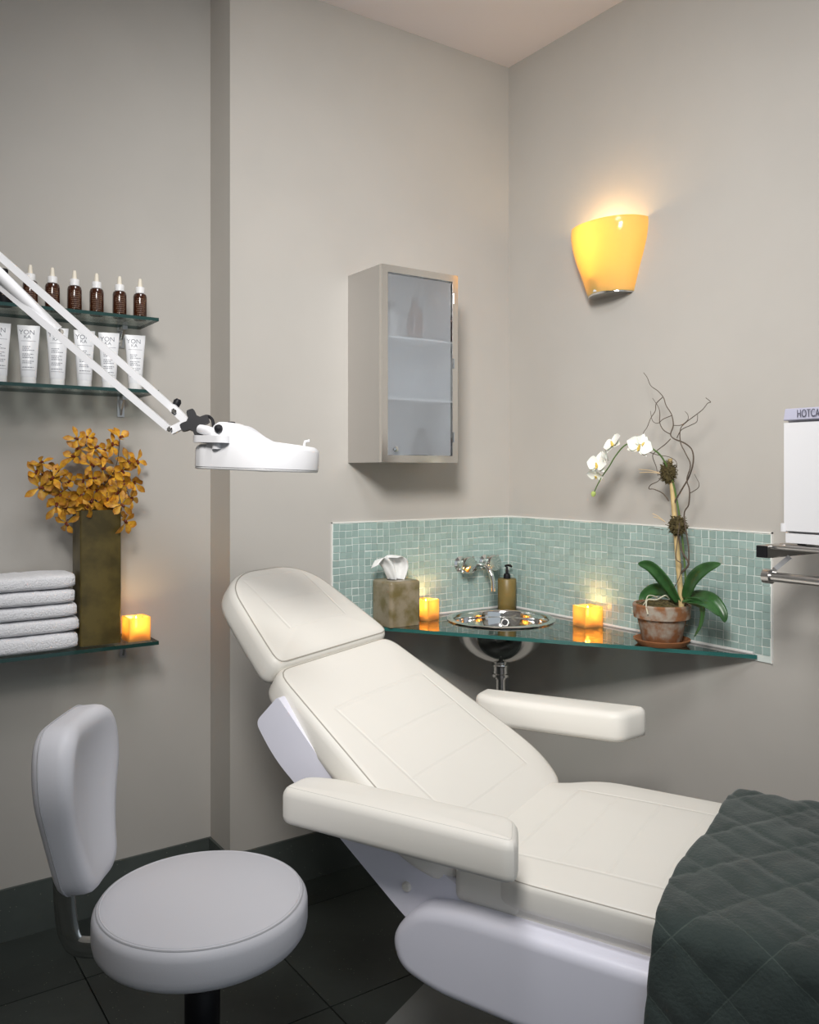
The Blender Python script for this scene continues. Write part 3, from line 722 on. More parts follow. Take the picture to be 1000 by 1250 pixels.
M_frost = frost('frosted_glass')
bm = bmesh.new(); bm.faces.new([bm.verts.new(p) for p in ((-hw_ + fw + .002, -DC + .006, fw + .002), (hw_ - fw - .004, -DC + .006, fw + .002), (hw_ - fw - .004, -DC + .006, ch_ - fw - .004), (-hw_ + fw + .002, -DC + .006, ch_ - fw - .004))])
obj('pane', bm, M_frost, door, smooth=False, recalc=False)
obj('knob', lathe(bmesh.new(), [(.004, 0), (.004, .008), (.009, .012), (.009, .018), (0, .021)], 18, T((-hw_ + fw + .022, -DC, fw + .020), (PI / 2, 0, 0))), M_chrome, door)
for z in (.09, .35, .58): obj('hinge', lathe(bmesh.new(), [(.0, -.018), (.004, -.018), (.004, .018), (0, .018)], 10, T((hw_ - fw + .004, -DC - .002, z))), M_chrome, door)
for z in (.215, .425): obj('shelf', box((-hw_ + th + .001, -DC + .03, z), (hw_ - th - .001, -.006, z + .007)), M_cabin, cab, smooth=False)
def cabottle(x, y, z, h, r, col, label, nm='bottle'):
    t = thing(nm, label, 'bottle', (cab.location.x + x, y, cz0 + z))
    obj('bottle_body', lathe(bmesh.new(), [(0, 0), (r, 0), (r, h * .62), (r * .8, h * .72), (r * .4, h * .78), (r * .4, h * .84), (0, h * .84)], 24), mat('cab_' + label[:9], col, .3), t)
    obj('cap', lathe(bmesh.new(), [(r * .45, h * .82), (r * .45, h), (0, h)], 20), M_black, t)
cabottle(.035, -.12, .432, .155, .030, (.10, .03, .02), 'brown bottle behind the frosted cabinet door')
cabottle(-.06, -.11, .432, .13, .026, (.7, .7, .7), 'white bottle behind the frosted cabinet door')
cabottle(.075, -.10, .004, .12, .035, (.12, .13, .15), 'dark grey jar low behind the frosted cabinet door', 'jar')

# ================================================================== WALL SCONCE
SCY, SZ0, SZ1 = -.556, 2.020, 2.262
sconce = thing('wall_sconce', 'lit amber glass wall sconce on the right hand wall', 'lamp', (0, SCY, SZ0))
M_shade = glow_glass('amber_shade_glass', (1.0, .74, .28), .58, .12)
bm = bmesh.new(); n = 36; prof = [(.0, .092, .075), (.03, .101, .085), (.08, .117, .100), (.13, .135, .114), (.17, .147, .122), (.205, .153, .126), (.228, .154, .125), (.240, .153, .123)]
def sc_ring(a, b, z, tl=0):
    out = []
    for k in range(n + 1):
        an = -PI / 2 + PI * k / n; c, s = math.cos(an), math.sin(an)
        out.append((-b * abs(c) ** .85 - .001, a * math.copysign(abs(s) ** .9, s), z + tl * c))
    return out
rings = [[bm.verts.new(p) for p in sc_ring(a, b, z)] for z, a, b in prof]
inn = [[bm.verts.new(p) for p in sc_ring(a - .005, b - .005, z)] for z, a, b in reversed(prof)]
allr = rings + inn
for A, B in zip(allr, allr[1:] + [allr[0]]):
    for k in range(n): bm.faces.new((A[k], A[k + 1], B[k + 1], B[k]))
shade = obj('shade', bm, M_shade, sconce)
bm = bmesh.new(); poly = [Vector((p[0], p[1])) for p in sc_ring(.088, .076, 0)]
prism(bm, poly, -.004, .006, 'xy'); obj('base_pan', bm, M_chrome, sconce, smooth=False)
obj('wall_plate', box((-.012, -.06, .02), (-.0005, .06, .20)), M_steel, sconce, smooth=False, bevel=.003)
obj('lamp_socket', lathe(bmesh.new(), [(.018, .006), (.018, .055), (.014, .06), (0, .06)], 18, T((-.062, .015, 0))), M_white, sconce)
obj('bulb', lathe(bmesh.new(), [(.012, .06), (.015, .075), (.021, .10), (.024, .12), (.021, .14), (.011, .15), (0, .152)], 20, T((-.062, .015, 0))), emit('bulb_glow', (1, .75, .40), 12), sconce)
bm = bmesh.new(); tube(bm, [(.0045 * math.cos(2 * PI * k / 6), .0045 * math.sin(2 * PI * k / 6), 0) for k in range(6)], .0008, 5, closed=True, M=look((-.040, -.1475, .222), (-.35, -1, 0)))
mk = obj('maker_mark', bm, mat('brown_mark', (.20, .08, .02), .5), shade)
l = bpy.data.lights.new('sconce_light', 'POINT'); l.energy = 2.0; l.color = (1, .70, .36); l.shadow_soft_size = .03
lo = bpy.data.objects.new('sconce_light', l); COL.objects.link(lo); lo.parent = sconce; lo.location = (-.055, .015, .200)

# ================================================================== TILED SPLASHBACK
ZT = 1.220; ZCT = .857; XA = -.819; YB = -1.163; PIT = .0259; TT = .006
def splash(name, label, along, length, nparts):
    t = thing(name, label, 'backsplash', (0, 0, 0)); t['kind'] = 'structure'; del t['category']
    def P(a, z, d): return (-a, -d, z) if along == 'x' else (-d, -a, z)
    b = bmesh.new(); p, q = P(0, ZCT - .018, .0003), P(length, ZT, .004); bx(b, tuple(map(min, p, q)), tuple(map(max, p, q)))
    obj('grout_bed', b, M_grout, t, smooth=False)
    cols = int((length - .006) / PIT); pit = (length - .006) / cols; rws = 14; rp = (ZT - ZCT - .004) / rws
    hz, hx = rp / 2 - .0013, pit / 2 - .0013
    tm = [obj('tile', box(*( ((-hx * sx, -TT, -hz * sz), (hx * sx, -.0042, hz * sz)) if along == 'x' else ((-TT, -hx * sx, -hz * sz), (-.0042, hx * sx, hz * sz)))), M_tile, smooth=False, bevel=.0008, segs=1) for sx, sz in ((1, 1), (.96, 1.02), (1.02, .95))]
    meshes = [o.data for o in tm]
    for o in tm: bpy.data.objects.remove(o)
    field = bmesh.new(); cnt = 0
    cells = [(i, j) for i in range(cols) for j in range(rws)]; cells.sort(key=lambda c: -c[0])
    for i, j in cells:
        a = .004 + (i + .5) * pit + random.uniform(-.0006, .0006) + .0012 * math.sin(j * 1.7 + (i // 4)); z = ZCT + .002 + (j + .5) * rp + .0012 * math.sin(i * .9 + (j // 5) * 2) + random.uniform(-.0005, .0005)
        dz = random.uniform(0, .0010); loc = Vector(P(a, z, -dz * .3)); rt = R(random.uniform(-1.2, 1.2)); tw_ = R(random.uniform(-.6, .6))
        me = random.choice(meshes)
        if cnt < nparts:
            o = obj('tile', me, M_tile, t); o.location = loc; o.rotation_euler = (rt, 0, tw_) if along == 'y' else (0, rt, tw_)
        else:
            Mx = T(loc, (rt, 0, tw_) if along == 'y' else (0, rt, tw_)); k0 = len(field.verts)
            vs = [field.verts.new(Mx @ v.co) for v in me.vertices]
            for p_ in me.polygons: field.faces.new([vs[v] for v in p_.vertices])
        cnt += 1
    if len(field.verts):
        f = obj('tile_field', field, M_tile, t, smooth=False, recalc=False); f['kind'] = 'stuff'
    else: field.free()
    b = bmesh.new(); p, q = P(0 if along == 'y' else .0, ZT - .001, .0), P(length + .003, ZT + .003, .0065); bx(b, tuple(map(min, p, q)), tuple(map(max, p, q)))
    p, q = P(length, ZCT - .018, 0), P(length + .003, ZT + .003, .0065); bx(b, tuple(map(min, p, q)), tuple(map(max, p, q)))
    obj('edge_caulk', b, mat('white_caulk', (.80, .80, .76), .7), t, smooth=False)
    return t
splash('trim_1', 'pale green glass mosaic splashback on the wall under the cabinet', 'x', -XA, 0)
splash('trim_2', 'pale green glass mosaic splashback on the wall under the sconce', 'y', -YB, 294)
b = box((-.0075, -.0075, ZCT), (-.0005, -.0005, ZT)); co_ = struct(obj('trim_3', b, MATS['white_caulk'], smooth=False))

# ================================================================== GLASS COUNTER, SINK, TAP
A_ = onz(472, 766, ZCT); B_ = onz(942, 801, ZCT)
dirn = (B_ - A_); xl = A_ - dirn * ((A_.y + .008) / dirn.y); xr = A_ - dirn * ((A_.x + .008) / dirn.x)
SKC = Vector((-.232, -.222)); SKR = .198
ctr = thing('glass_counter', 'triangular green tinted glass counter fitted across the tiled corner', 'counter', (0, 0, ZCT))
outl = [Vector((-.008, -.008)), Vector((xl.x, -.008)), Vector((-.008, xr.y))]
# slab with a round cut-out for the sink
bm = bmesh.new(); NS = 96; hole = []; rim = []
def tri_ray(c, d):
    best = 1e9
    for k in range(3):
        p, q = outl[k], outl[(k + 1) % 3]; e = q - p; den = d.x * e.y - d.y * e.x
        if abs(den) < 1e-9: continue
        w_ = p - c; t_ = (w_.x * e.y - w_.y * e.x) / den; s_ = (w_.x * d.y - w_.y * d.x) / den
        if t_ > 1e-6 and -1e-6 <= s_ <= 1 + 1e-6: best = min(best, t_)
    return c + d * best
angs = sorted([2 * PI * k / NS for k in range(NS)] + [math.atan2((p - SKC).y, (p - SKC).x) % (2 * PI) for p in outl])
TK = .012
L1 = [[], [], [], []]
for a in angs:
    d = Vector((math.cos(a), math.sin(a))); o_ = tri_ray(SKC, d); h_ = SKC + d * (SKR - .012)
    for k, (p, z) in enumerate(((h_, -TK), (h_, 0), (o_, 0), (o_, -TK))): L1[k].append(bm.verts.new((p.x, p.y, z)))
n = len(angs)
for k in range(4):
    A, B = L1[k], L1[(k + 1) % 4]
    for i in range(n):
        f = bm.faces.new((A[i], A[(i + 1) % n], B[(i + 1) % n], B[i])); f.material_index = 1 if k in (0, 2) else 0
obj('glass_slab', bm, [M_ctrglass, M_cedge], ctr, smooth=False)
bm = bmesh.new()
tube(bm, [(-.012, -.012, .004), (xl.x + .01, -.012, .004)], .005, 8); obj('sealant_bead', bm, mat('sealant', (.66, .66, .64), .4), ctr)
bm = bmesh.new(); tube(bm, [(-.012, -.012, .004), (-.012, xr.y + .01, .004)], .005, 8); obj('sealant_bead', bm, MATS['sealant'], ctr)
sink = thing('sink', 'round polished steel sink basin set into the glass counter', 'sink', (SKC.x, SKC.y, ZCT))
r_ = SKR
outp = [(r_, .0005), (r_ + .001, .004), (r_ - .004, .0075), (r_ - .012, .0085), (r_ - .022, .006), (r_ - .026, .0)]
bowl_in = [((r_ - .026) * math.cos(a), -.004 - .150 * math.sin(a)) for a in [PI / 2 * k / 14 * .93 for k in range(1, 15)]]
bowl_out = [(r + .003, z - .003) for r, z in reversed(bowl_in)] + [(r_ - .023, -.002), (r_ - .014, -.0005)]
bm = bmesh.new(); lathe(bm, outp + bowl_in + [(.02, -.156), (.018, -.160)] + bowl_out + [(r_, .0005)], 72, cap=False)
bowl = obj('basin', bm, M_chrome, sink, angle=50)
aw = math.atan2(-SKC.y, -SKC.x)
ov = look((( r_ - .036) * math.cos(aw), (r_ - .036) * math.sin(aw), -.040), (-math.cos(aw), -math.sin(aw), .35))
obj('overflow_ring', lathe(bmesh.new(), [(.010, .001), (.011, .003), (.016, .003), (.019, .0)], 24, ov, cap=False), M_chrome, bowl)
obj('overflow_hole', lathe(bmesh.new(), [(0, .0015), (.010, .0015), (.0105, .0)], 20, ov), M_black, bowl)
obj('drain_grate', lathe(bmesh.new(), [(0, -.154), (.018, -.154), (.021, -.153), (.022, -.156)], 24), M_steel, bowl)
obj('drain_collar', lathe(bmesh.new(), [(.024, -.150), (.034, -.162), (.034, -.168), (.029, -.172), (.029, -.196), (.033, -.199), (.033, -.209), (.022, -.212), (.022, -.218)], 28), M_chrome, sink)
obj('tailpiece', lathe(bmesh.new(), [(.0175, -.215), (.0175, -.46), (.021, -.46), (.021, -.49), (0, -.49)], 24), M_chrome, sink)
tw2 = spline([(0, 0, -.48), (0, 0, -.55), (.02, .03, -.59), (.07, .10, -.58), (.11, .16, -.53), (.13, .215, -.52)], 8)
obj('trap', tube(bmesh.new(), tw2, .0175, 16), M_chrome, sink)
# wall tap: two round cross handles and a curved spout
XF = -.192; ZF = 1.036
tap = thing('wall_tap', 'chrome wall mounted tap with two round handles and curved spout', 'faucet', (XF, 0, ZF))
def turn(name, prof, M, parent, m=M_chrome, n=28): return obj(name, lathe(bmesh.new(), prof, n, M), m, parent)
for s in (-1, 1):
    Mx = T((s * .062, -.0062, .008), (PI / 2, 0, 0))
    turn('flange', [(.030, 0), (.030, .004), (.022, .010), (.014, .013), (.014, .022)], Mx, tap)
    hd = turn('handle', [(.012, .020), (.015, .028), (.030, .033), (.034, .040), (.034, .058), (.029, .065), (.010, .068), (0, .069)], Mx, tap)
    bm = bmesh.new()
    for q in range(4):
        a = PI / 4 + q * PI / 2; tube(bm, [Mx @ Vector((.024 * math.cos(a), .024 * math.sin(a), .048)), Mx @ Vector((.0395 * math.cos(a), .0395 * math.sin(a), .048))], [.008, .0065], 10)
    obj('handle_grip', bm, M_chrome, hd)
turn('flange', [(.024, 0), (.024, .004), (.016, .010), (.011, .012)], T((0, -.0062, -.004), (PI / 2, 0, 0)), tap)
obj('spout', tube(bmesh.new(), spline([(0, -.008, -.004), (.002, -.045, .004), (.004, -.080, .0), (.006, -.105, -.018), (.008, -.118, -.048), (.008, -.121, -.082)], 7), .0095, 16), M_chrome, tap)
obj('nozzle', tube(bmesh.new(), [(.008, -.121, -.078), (.008, -.1215, -.090)], .0108, 16), M_chrome, tap)

# ---- things on the counter
soap = thing('soap_dispenser', 'olive glass soap bottle with black pump in the tiled corner', 'soap dispenser', (-.054, -.052, ZCT))
M_soap = mat('olive_frosted', (.20, .145, .045), .4, var=.2, vscale=10)
obj('bottle_body', lathe(bmesh.new(), [(0, 0), (.034, 0), (.0365, .003), (.0365, .118), (.034, .121), (0, .121)], 36), M_soap, soap)
pump = obj('pump', lathe(bmesh.new(), [(.014, .121), (.014, .132), (.012, .139), (.006, .142), (.006, .155), (.005, .157), (.005, .166)], 20), M_black, soap)
obj('pump_nozzle', tube(bmesh.new(), spline([(-.008, 0, .170), (0, 0, .172), (.010, -.003, .172), (.020, -.006, .166)], 4), [.0045] * 8 + [.0055] * 2 + [.004] * 3, 10), M_black, pump)
# tissue box
TB = onz(472, 766, ZCT); tbc = Vector((-.603, -.083, ZCT)); TW_, TD_, THh = .064, .062, .160
tb = thing('tissue_box_cover', 'mottled olive resin tissue box cover on the glass counter', 'tissue box', tbc, 0)
M_resin = mat('mottled_resin', (.30, .25, .17), .32, var=.5, vscale=16, col2=(.17, .135, .055), spec=.5)
ol = rpoly([(-TW_, -TD_), (TW_, -TD_), (TW_, TD_), (-TW_, TD_)], .012, 4)
obj('cover', pillow(ol, 0, THh, .010, .0, 72, .002), M_resin, tb, angle=60)
obj('slot', prism(bmesh.new(), rpoly([(-.034, -.020), (.034, -.020), (.034, .020), (-.034, .020)], .018), THh - .001, THh + .0006, 'xy'), M_black, tb, smooth=False)
bm = bmesh.new(); g = []                                      # tissue: gathered at the slot, flopping over to one side
for i in range(19):
    t_ = i / 18; row = []
    for j in range(29):
        s_ = 2 * j / 28 - 1; wv = .016 + .030 * math.sin(min(1, t_ * 1.25) * PI / 2)
        x = s_ * wv - .036 * max(0, t_ - .35) ** 1.2 * 1.4; z = THh - .006 + .088 * math.sin(min(1, t_ * 1.1) * PI / 2 * 1.0) * (1 - .18 * s_ * s_) - .05 * max(0, t_ - .72) * (1 - s_)
        y = .013 * math.sin(s_ * 5.2 + 2.2 * t_) * (1 - .2 * t_) - .03 * max(0, t_ - .45) + .004 * math.sin(11 * s_ + 6 * t_)
        row.append(bm.verts.new((x, y, z)))
    g.append(row)
for i in range(18):
    for j in range(28): bm.faces.new((g[i][j], g[i][j + 1], g[i + 1][j + 1], g[i + 1][j]))
bmesh.ops.scale(bm, vec=(1.35, 1.2, 1.12), verts=bm.verts, space=Matrix.Translation((0, 0, -THh + .006)))
ti = put(obj('tissue', bm, mat('tissue_paper', (.84, .84, .82), .9), angle=180), tbc, (0, 0, R(-12))); ti.modifiers.new('s', 'SOLIDIFY').thickness = .0006
tag(ti, 'white paper tissue pulled up out of the mottled cover', 'tissue')
ch1 = onz(521, 752, ZCT); candle((-.456, -.060, ZCT), R(20), 'lit candle in amber glass cube between tissue box and sink', .036, .074)
candle((-.062, -.492, ZCT), R(-12), 'lit candle in amber glass cube between sink and potted orchid', .038, .070, .75)
candle((-1.487, .045, Z3), R(3), 'lit candle in amber glass cube beside the tall olive vase', .034, .072, .75)

# ================================================================== POTTED ORCHID
OX, OY = -.106, -.850
M_terra = mat('terracotta', (.32, .13, .05), .85, bump=.3, bscale=120, var=.3, vscale=20)
M_terw = mat('limed_terracotta', (.25, .105, .042), .9, bump=.4, bscale=90, vscale=26, col2=(.36, .31, .25))
sau = tag(put(obj('plant_saucer', lathe(bmesh.new(), [(0, 0), (.072, 0), (.086, .014), (.088, .018), (.083, .019), (.070, .008), (0, .007)], 40), M_terra), (OX, OY, ZCT)), 'terracotta saucer under the orchid pot', 'saucer')
orc = thing('potted_orchid', 'white moth orchid with bamboo stake and curly twigs in terracotta pot', 'potted plant', (OX, OY, ZCT + .008))
OB = Vector(orc.location)
pot = obj('pot', lathe(bmesh.new(), [(0, 0), (.056, 0), (.060, .004), (.077, .082), (.072, .083), (.060, .010), (0, .010)], 40), M_terw, orc)
obj('pot_rim', lathe(bmesh.new(), [(.077, .076), (.0865, .077), (.090, .116), (.087, .120), (.080, .120), (.076, .080)], 40), M_terw, pot)
bm = bmesh.new(); lathe(bm, [(.078, .100), (.070, .112), (.045, .122), (.0, .124)], 36, cap=False)
for v in bm.verts: v.co += Vector((random.uniform(-.003, .003), random.uniform(-.003, .003), random.uniform(-.004, .006)))
obj('moss_bed', bm, M_moss, orc)
def tuft(c, r, n, name, ell=(1, 1, 1), rz=0):
    bm = bmesh.new(); bmesh.ops.create_icosphere(bm, subdivisions=3, radius=r * .8)
    for v in bm.verts:
        v.co *= random.uniform(.75, 1.15); v.co = Vector((v.co.x * ell[0], v.co.y * ell[1], v.co.z * ell[2])) + Vector(c)
    for k in range(n):
        d = Vector((random.gauss(0, 1), random.gauss(0, 1), random.gauss(0, 1))).normalized(); d = Vector((d.x * ell[0], d.y * ell[1], d.z * ell[2]))
        p = Vector(c) + d * r * .6; e = Vector((random.uniform(-1, 1), random.uniform(-1, 1), random.uniform(-1, 1))) * r * .5
        tube(bm, [p, p + d * r * .2 + e * .4, p + d * r * .12 + e * .9], [.0016, .0013, .0007], 4)
    o = obj(name, bm, M_moss, orc); return o
def OP(x, y, dx=0): v = onx(x, y, OX + dx); return v - OB           # pixel on the plant's plane, parallel to the right wall
bm = bmesh.new()
for k in range(140):
    a = random.uniform(0, 2 * PI); r = random.uniform(0, .072); p = Vector((r * math.cos(a), r * math.sin(a), .112)); e = Vector((random.uniform(-1, 1), random.uniform(-1, 1), random.uniform(.1, .9))) * .014
    tube(bm, [p, p + e * .6, p + e + Vector((random.uniform(-.008, .008), 0, -.003))], [.0014, .0012, .0006], 4)
obj('moss_strands', bm, mat('moss_green', (.14, .12, .03), .9), orc)['kind'] = 'stuff'
stk = [OP(832, 737), OP(826, 660, .01), OP(818, 560, .015)]
obj('bamboo_stake', tube(bmesh.new(), [stk[0] + Vector((0, 0, -.03)), stk[0], stk[1], stk[2]], [.0085, .0085, .0080, .0072], 12), M_bamboo, orc)
tuft(OP(816, 577, .005), .027, 500, 'moss_knot', (.95, .95, 1.5)); tuft(OP(827, 642, .005), .031, 420, 'moss_knot', (.9, 1.0, 1.15))
# leaves
def leaf(pts, w, cup_=.25, tw=0):
    P = spline([Vector(p) for p in pts], 7); bm = bmesh.new(); g = []; m = len(P)
    for i, p in enumerate(P):
        t_ = i / (m - 1); tg = (P[min(i + 1, m - 1)] - P[max(i - 1, 0)]).normalized(); sd = tg.cross(Vector((-1, -.1, .35))).normalized(); nr = sd.cross(tg).normalized()
        sd = (sd * math.cos(tw) + nr * math.sin(tw)); nr = sd.cross(tg).normalized()
        ww = w * (math.sin(PI * (.10 + .90 * t_) ** .85) ** .75 if t_ < 1 else .02)
        g.append([bm.verts.new(p + sd * ww * s_ + nr * cup_ * ww * abs(s_)) for s_ in (-1, -.66, -.33, 0, .33, .66, 1)])
    for i in range(m - 1):
        for j in range(6): bm.faces.new((g[i][j], g[i + 1][j], g[i + 1][j + 1], g[i][j + 1]))
    o = obj('leaf', bm, M_leaf, orc, angle=180); o.modifiers.new('s', 'SOLIDIFY').thickness = .0016; return o
leaf([OP(829, 735), OP(815, 712, -.02), OP(796, 692, -.035), OP(779, 688, -.045)], .026, .2, .5)
leaf([OP(836, 732), OP(846, 708, -.03), OP(862, 694, -.05), OP(880, 688, -.06)], .022, .2, -.1)
leaf([OP(826, 730), OP(805, 719, .03), OP(787, 728, .02), OP(783, 748, 0)], .020, .3, .4)
leaf([OP(834, 732), OP(848, 728, .0), OP(868, 732, -.02), OP(882, 748, -.02), OP(885, 760, -.02)], .022, .25, .5)
leaf([OP(840, 732), OP(858, 738, -.04), OP(858, 760, -.05), OP(848, 778, -.055)], .016, .3, -.6)
leaf([OP(838, 734), OP(856, 736, -.05), OP(868, 742, -.06), OP(878, 752, -.06)], .018, .25, .9)
# flower stem, arching over to the left
fs = [OP(838, 735, .02), OP(836, 690, .02), OP(831, 640, .02), OP(822, 590, .01), OP(810, 561, -.02), OP(797, 548, -.05), OP(780, 540, -.06), OP(764, 543, -.07), OP(752, 556, -.08), OP(744, 569, -.08), OP(735, 582, -.08), OP(729, 593, -.08), OP(725, 602, -.08)]
obj('flower_stem', tube(bmesh.new(), spline(fs, 6), [.0032 - .0016 * k / (len(fs) * 6) for k in range((len(fs) - 1) * 6 + 1)], 8), M_gstem, orc)
bm = bmesh.new(); lathe(bm, [(0, -.010), (.005, -.008), (.0085, 0), (.007, .007), (0, .010)], 14, T(OP(724.5, 603, -.08), (R(20), 0, 0))); obj('bud', bm, M_gpet, orc)
pw = [petal_mesh('petal', .036, .040, .05, M_wpet, .95, 8, 6), petal_mesh('petal', .034, .024, .0, M_wpet, .85, 8, 6)]
lpm = obj('flower', tube(bmesh.new(), spline([(0, 0, .012), (.004, 0, .009), (.011, 0, .006), (.017, 0, .010)], 4), [.002, .0022, .0025, .0025, .003, .0036, .004, .0038, .0032, .0028, .002, .0014, .001], 8), mat('yellow_lip', (.70, .50, .10), .5)); lip2 = lpm.data; bpy.data.objects.remove(lpm)
def worchid(x, y, dx, nrm, spin, sc, pet=M_wpet):
    M = look(OP(x, y, dx), nrm, spin) @ Matrix.Scale(sc, 4); f = obj('flower', lip2, M_wpet, orc); f.matrix_local = M
    for a, k in ((100, 0), (260, 0), (0, 1), (128 + 52, 1), (128 - 62 + 5, 1)):
        pass
    for a, k in ((90, 0), (-90, 0), (180, 1), (52, 1), (-52, 1)):      # two wide petals, one dorsal and two lower sepals; lip points at 0
        o = obj('petal', pw[k], pet, f); o.matrix_local = Matrix.Translation((0, 0, .001 if k == 0 else -.0015)) @ Matrix.Rotation(R(a), 4, 'Z') @ Matrix.Rotation(R(-10 if k == 0 else -4), 4, 'Y')
worchid(781, 544, -.075, (-.75, -.65, .10), R(250), 1.2)
worchid(785, 541, -.065, (-.3, -.9, .3), R(230), .85)
worchid(750, 541, -.09, (-.9, .25, .5), R(300), 1.15)
worchid(731, 566, -.09, (-.95, -.05, .2), R(265), 1.2)
worchid(741, 556, -.08, (-.5, .8, -.2), R(260), 1.0)
worchid(728, 579, -.085, (-.8, -.1, -.6), R(260), .9, mat('greenish_petal', (.74, .80, .52), .55))
# curly willow twigs; crop coordinates of the twig region (x: 700+cx/4.545, y: 440+cy/4.545)
def tw_(name, pts, r0, r1, dxs):
    P = [OP(700 + a / 4.545, 440 + b / 4.545, dxs[0] + (dxs[1] - dxs[0]) * k / (len(pts) - 1)) for k, (a, b) in enumerate(pts)]
    S_ = spline(P, 5); obj(name, tube(bmesh.new(), S_, [r0 + (r1 - r0) * k / (len(S_) - 1) for k in range(len(S_))], 6), M_twig, orc)
tw_('twig', [(605,1330),(590,1200),(640,1130),(600,1050),(575,900),(560,800),(600,720),(640,650),(665,570),(660,500),(620,460),(560,435),(540,410),(555,360),(545,300),(515,250),(500,205),(470,170),(430,140),(410,95),(390,68)], .0036, .0009, (.005, .03))
tw_('twig', [(640,1130),(640,1040),(615,860),(640,800),(645,720),(630,660),(650,580),(620,510),(595,455),(595,380),(630,340),(690,295),(720,270),(745,238),(762,230),(735,207)], .0026, .0009, (.005, -.02))
tw_('twig', [(540,410),(500,385),(480,345),(480,290),(470,255),(440,210)], .0016, .0007, (.02, .0))
tw_('twig', [(495,205),(460,240),(455,280),(430,320),(410,370),(390,400),(385,440)], .0014, .0008, (.03, .0))
tw_('twig', [(548,305),(500,325),(470,348),(440,335),(428,280)], .0014, .0007, (.025, .0))
tw_('twig', [(575,430),(600,385),(650,360),(685,340),(690,300)], .0014, .0009, (.02, -.01))
tw_('twig', [(555,360),(600,358),(635,330),(635,300),(620,283)], .0014, .0007, (.025, .0))
tw_('twig', [(540,435),(510,465),(465,500),(440,530),(460,590),(470,640)], .0016, .0010, (.02, .0))
tw_('twig', [(650,735),(690,710),(698,685),(685,655),(672,630)], .0013, .0006, (.0, -.02))
tw_('twig', [(530,780),(500,740),(450,715),(420,712),(430,690),(470,670),(495,640)], .0020, .0012, (.0, -.02))
tw_('twig', [(425,510),(470,525),(530,535),(570,560),(575,600)], .0014, .0008, (-.01, .0))
tw_('twig', [(500,940),(440,930),(415,938)], .0010, .0006, (-.01, -.03))
tw_('twig', [(590,900),(575,1020),(570,1100),(600,1130),(590,1200),(560,1260)], .0016, .0014, (-.03, -.03))
for px_, py_, ex, ey in ((805, 577, 780, 573), (806, 578, 781, 577), (812, 637, 797, 627), (812, 637, 798, 631)):
    obj('raffia_tie', tube(bmesh.new(), spline([OP(px_, py_, -.012), OP((px_ + ex) / 2, (py_ + ey) / 2 - 1, -.025), OP(ex, ey, -.03)], 4), .0032, 5, flat=.4), M_raffia, orc)
obj('aerial_root', tube(bmesh.new(), spline([OP(817, 731, -.03), OP(812, 727, -.06), OP(802, 732, -.072), OP(791, 732, -.078), OP(789, 739, -.085), OP(791, 750, -.092)], 6), .0022, 7), M_root, orc)
obj('aerial_root', tube(bmesh.new(), spline([OP(803, 729, -.03), OP(792, 727, -.06), OP(788, 735, -.072), OP(783, 742, -.075)], 6), .0018, 7), M_root, orc)

# ================================================================== STEEL TOWEL RACK + HOT TOWEL CABINET on the right wall
RX = -.335; RYa, RYb = -1.345, -1.80; RZ = 1.198; q_ = .0155
rack = thing('towel_rack', 'steel wall rack with towel rail and black tube end caps', 'rack', (0, (RYa + RYb) / 2, RZ))
yc = (RYa + RYb) / 2
for y in (RYa, RYb):
    arm = obj('arm', box((RX + .004, y - yc - q_, -q_), (0, y - yc + q_, q_)), M_steel, rack, bevel=.003)
    obj('end_cap', box((RX, y - yc - q_ + .001, -q_ + .001), (RX + .005, y - yc + q_ - .001, q_ - .001)), M_black, arm, bevel=.002)
    obj('mounting_plate', box((-.006, y - yc - .03, -.05), (-.0005, y - yc + .03, .05)), M_steel, arm, bevel=.002)
    obj('rail_hanger', tube(bmesh.new(), [(RX + .035, y - yc - .002, -.060), (RX + .040, y - yc - .012, -.045), (RX + .075, y - yc - .03, -q_)], .006, 4, sq=True), M_steel, arm, smooth=False)
for x in (-.05, -.15, -.25, -.31): obj('shelf_rod', tube(bmesh.new(), [(x, RYa - yc, q_ - .003), (x, RYb - yc, q_ - .003)], .006, 12), M_steel, rack)
rl = obj('towel_rail', tube(bmesh.new(), [(RX + .03, RYa - yc + .012, -.064), (RX + .03, RYb - yc, -.064)], .0125, 18), M_steel, rack)
for y in (RYa, RYb): obj('rail_ring', lathe(bmesh.new(), [(.012, -.010), (.0185, -.010), (.0185, .010), (.012, .010)], 24, T((RX + .03, y - yc, -.064), (PI / 2, 0, 0))), M_steel, rl)
HX = -.302; HY0 = -1.386; HW = .40; HZ = RZ + q_ + .003
hot = thing('hot_towel_cabinet', 'white hot towel cabinet with grey lid standing on the steel rack', 'cabinet', (0, HY0 - HW / 2, HZ))
M_grey = mat('lilac_grey_plastic', (.42, .42, .52), .4)
obj('body', box((HX + .02, -HW / 2, .016), (-.03, HW / 2, .316)), M_white, hot, bevel=.006)
hd = obj('door', box((HX, -HW / 2, .036), (HX + .0195, HW / 2, .306)), M_white, hot, bevel=.005)
obj('plinth', box((HX + .004, -HW / 2, .006), (-.03, HW / 2 - .002, .030)), M_white, hot, bevel=.004)
lid = obj('lid', prism(bmesh.new(), rpoly([(HX - .002, .312), (-.03, .312), (-.03, .342), (HX + .006, .342)], .004), -HW / 2, HW / 2, 'xz'), M_grey, hot, bevel=.002)
text_mesh('lid_lettering', 'HOTCABI', .027, mat('dark_letter', (.08, .08, .11), .5), lid, Matrix(((0, 0, -1, HX - .0035), (-.62, 0, 0, HW / 2 - .036), (0, 1, 0, .3265), (0, 0, 0, 1))), 'LEFT', .0004)
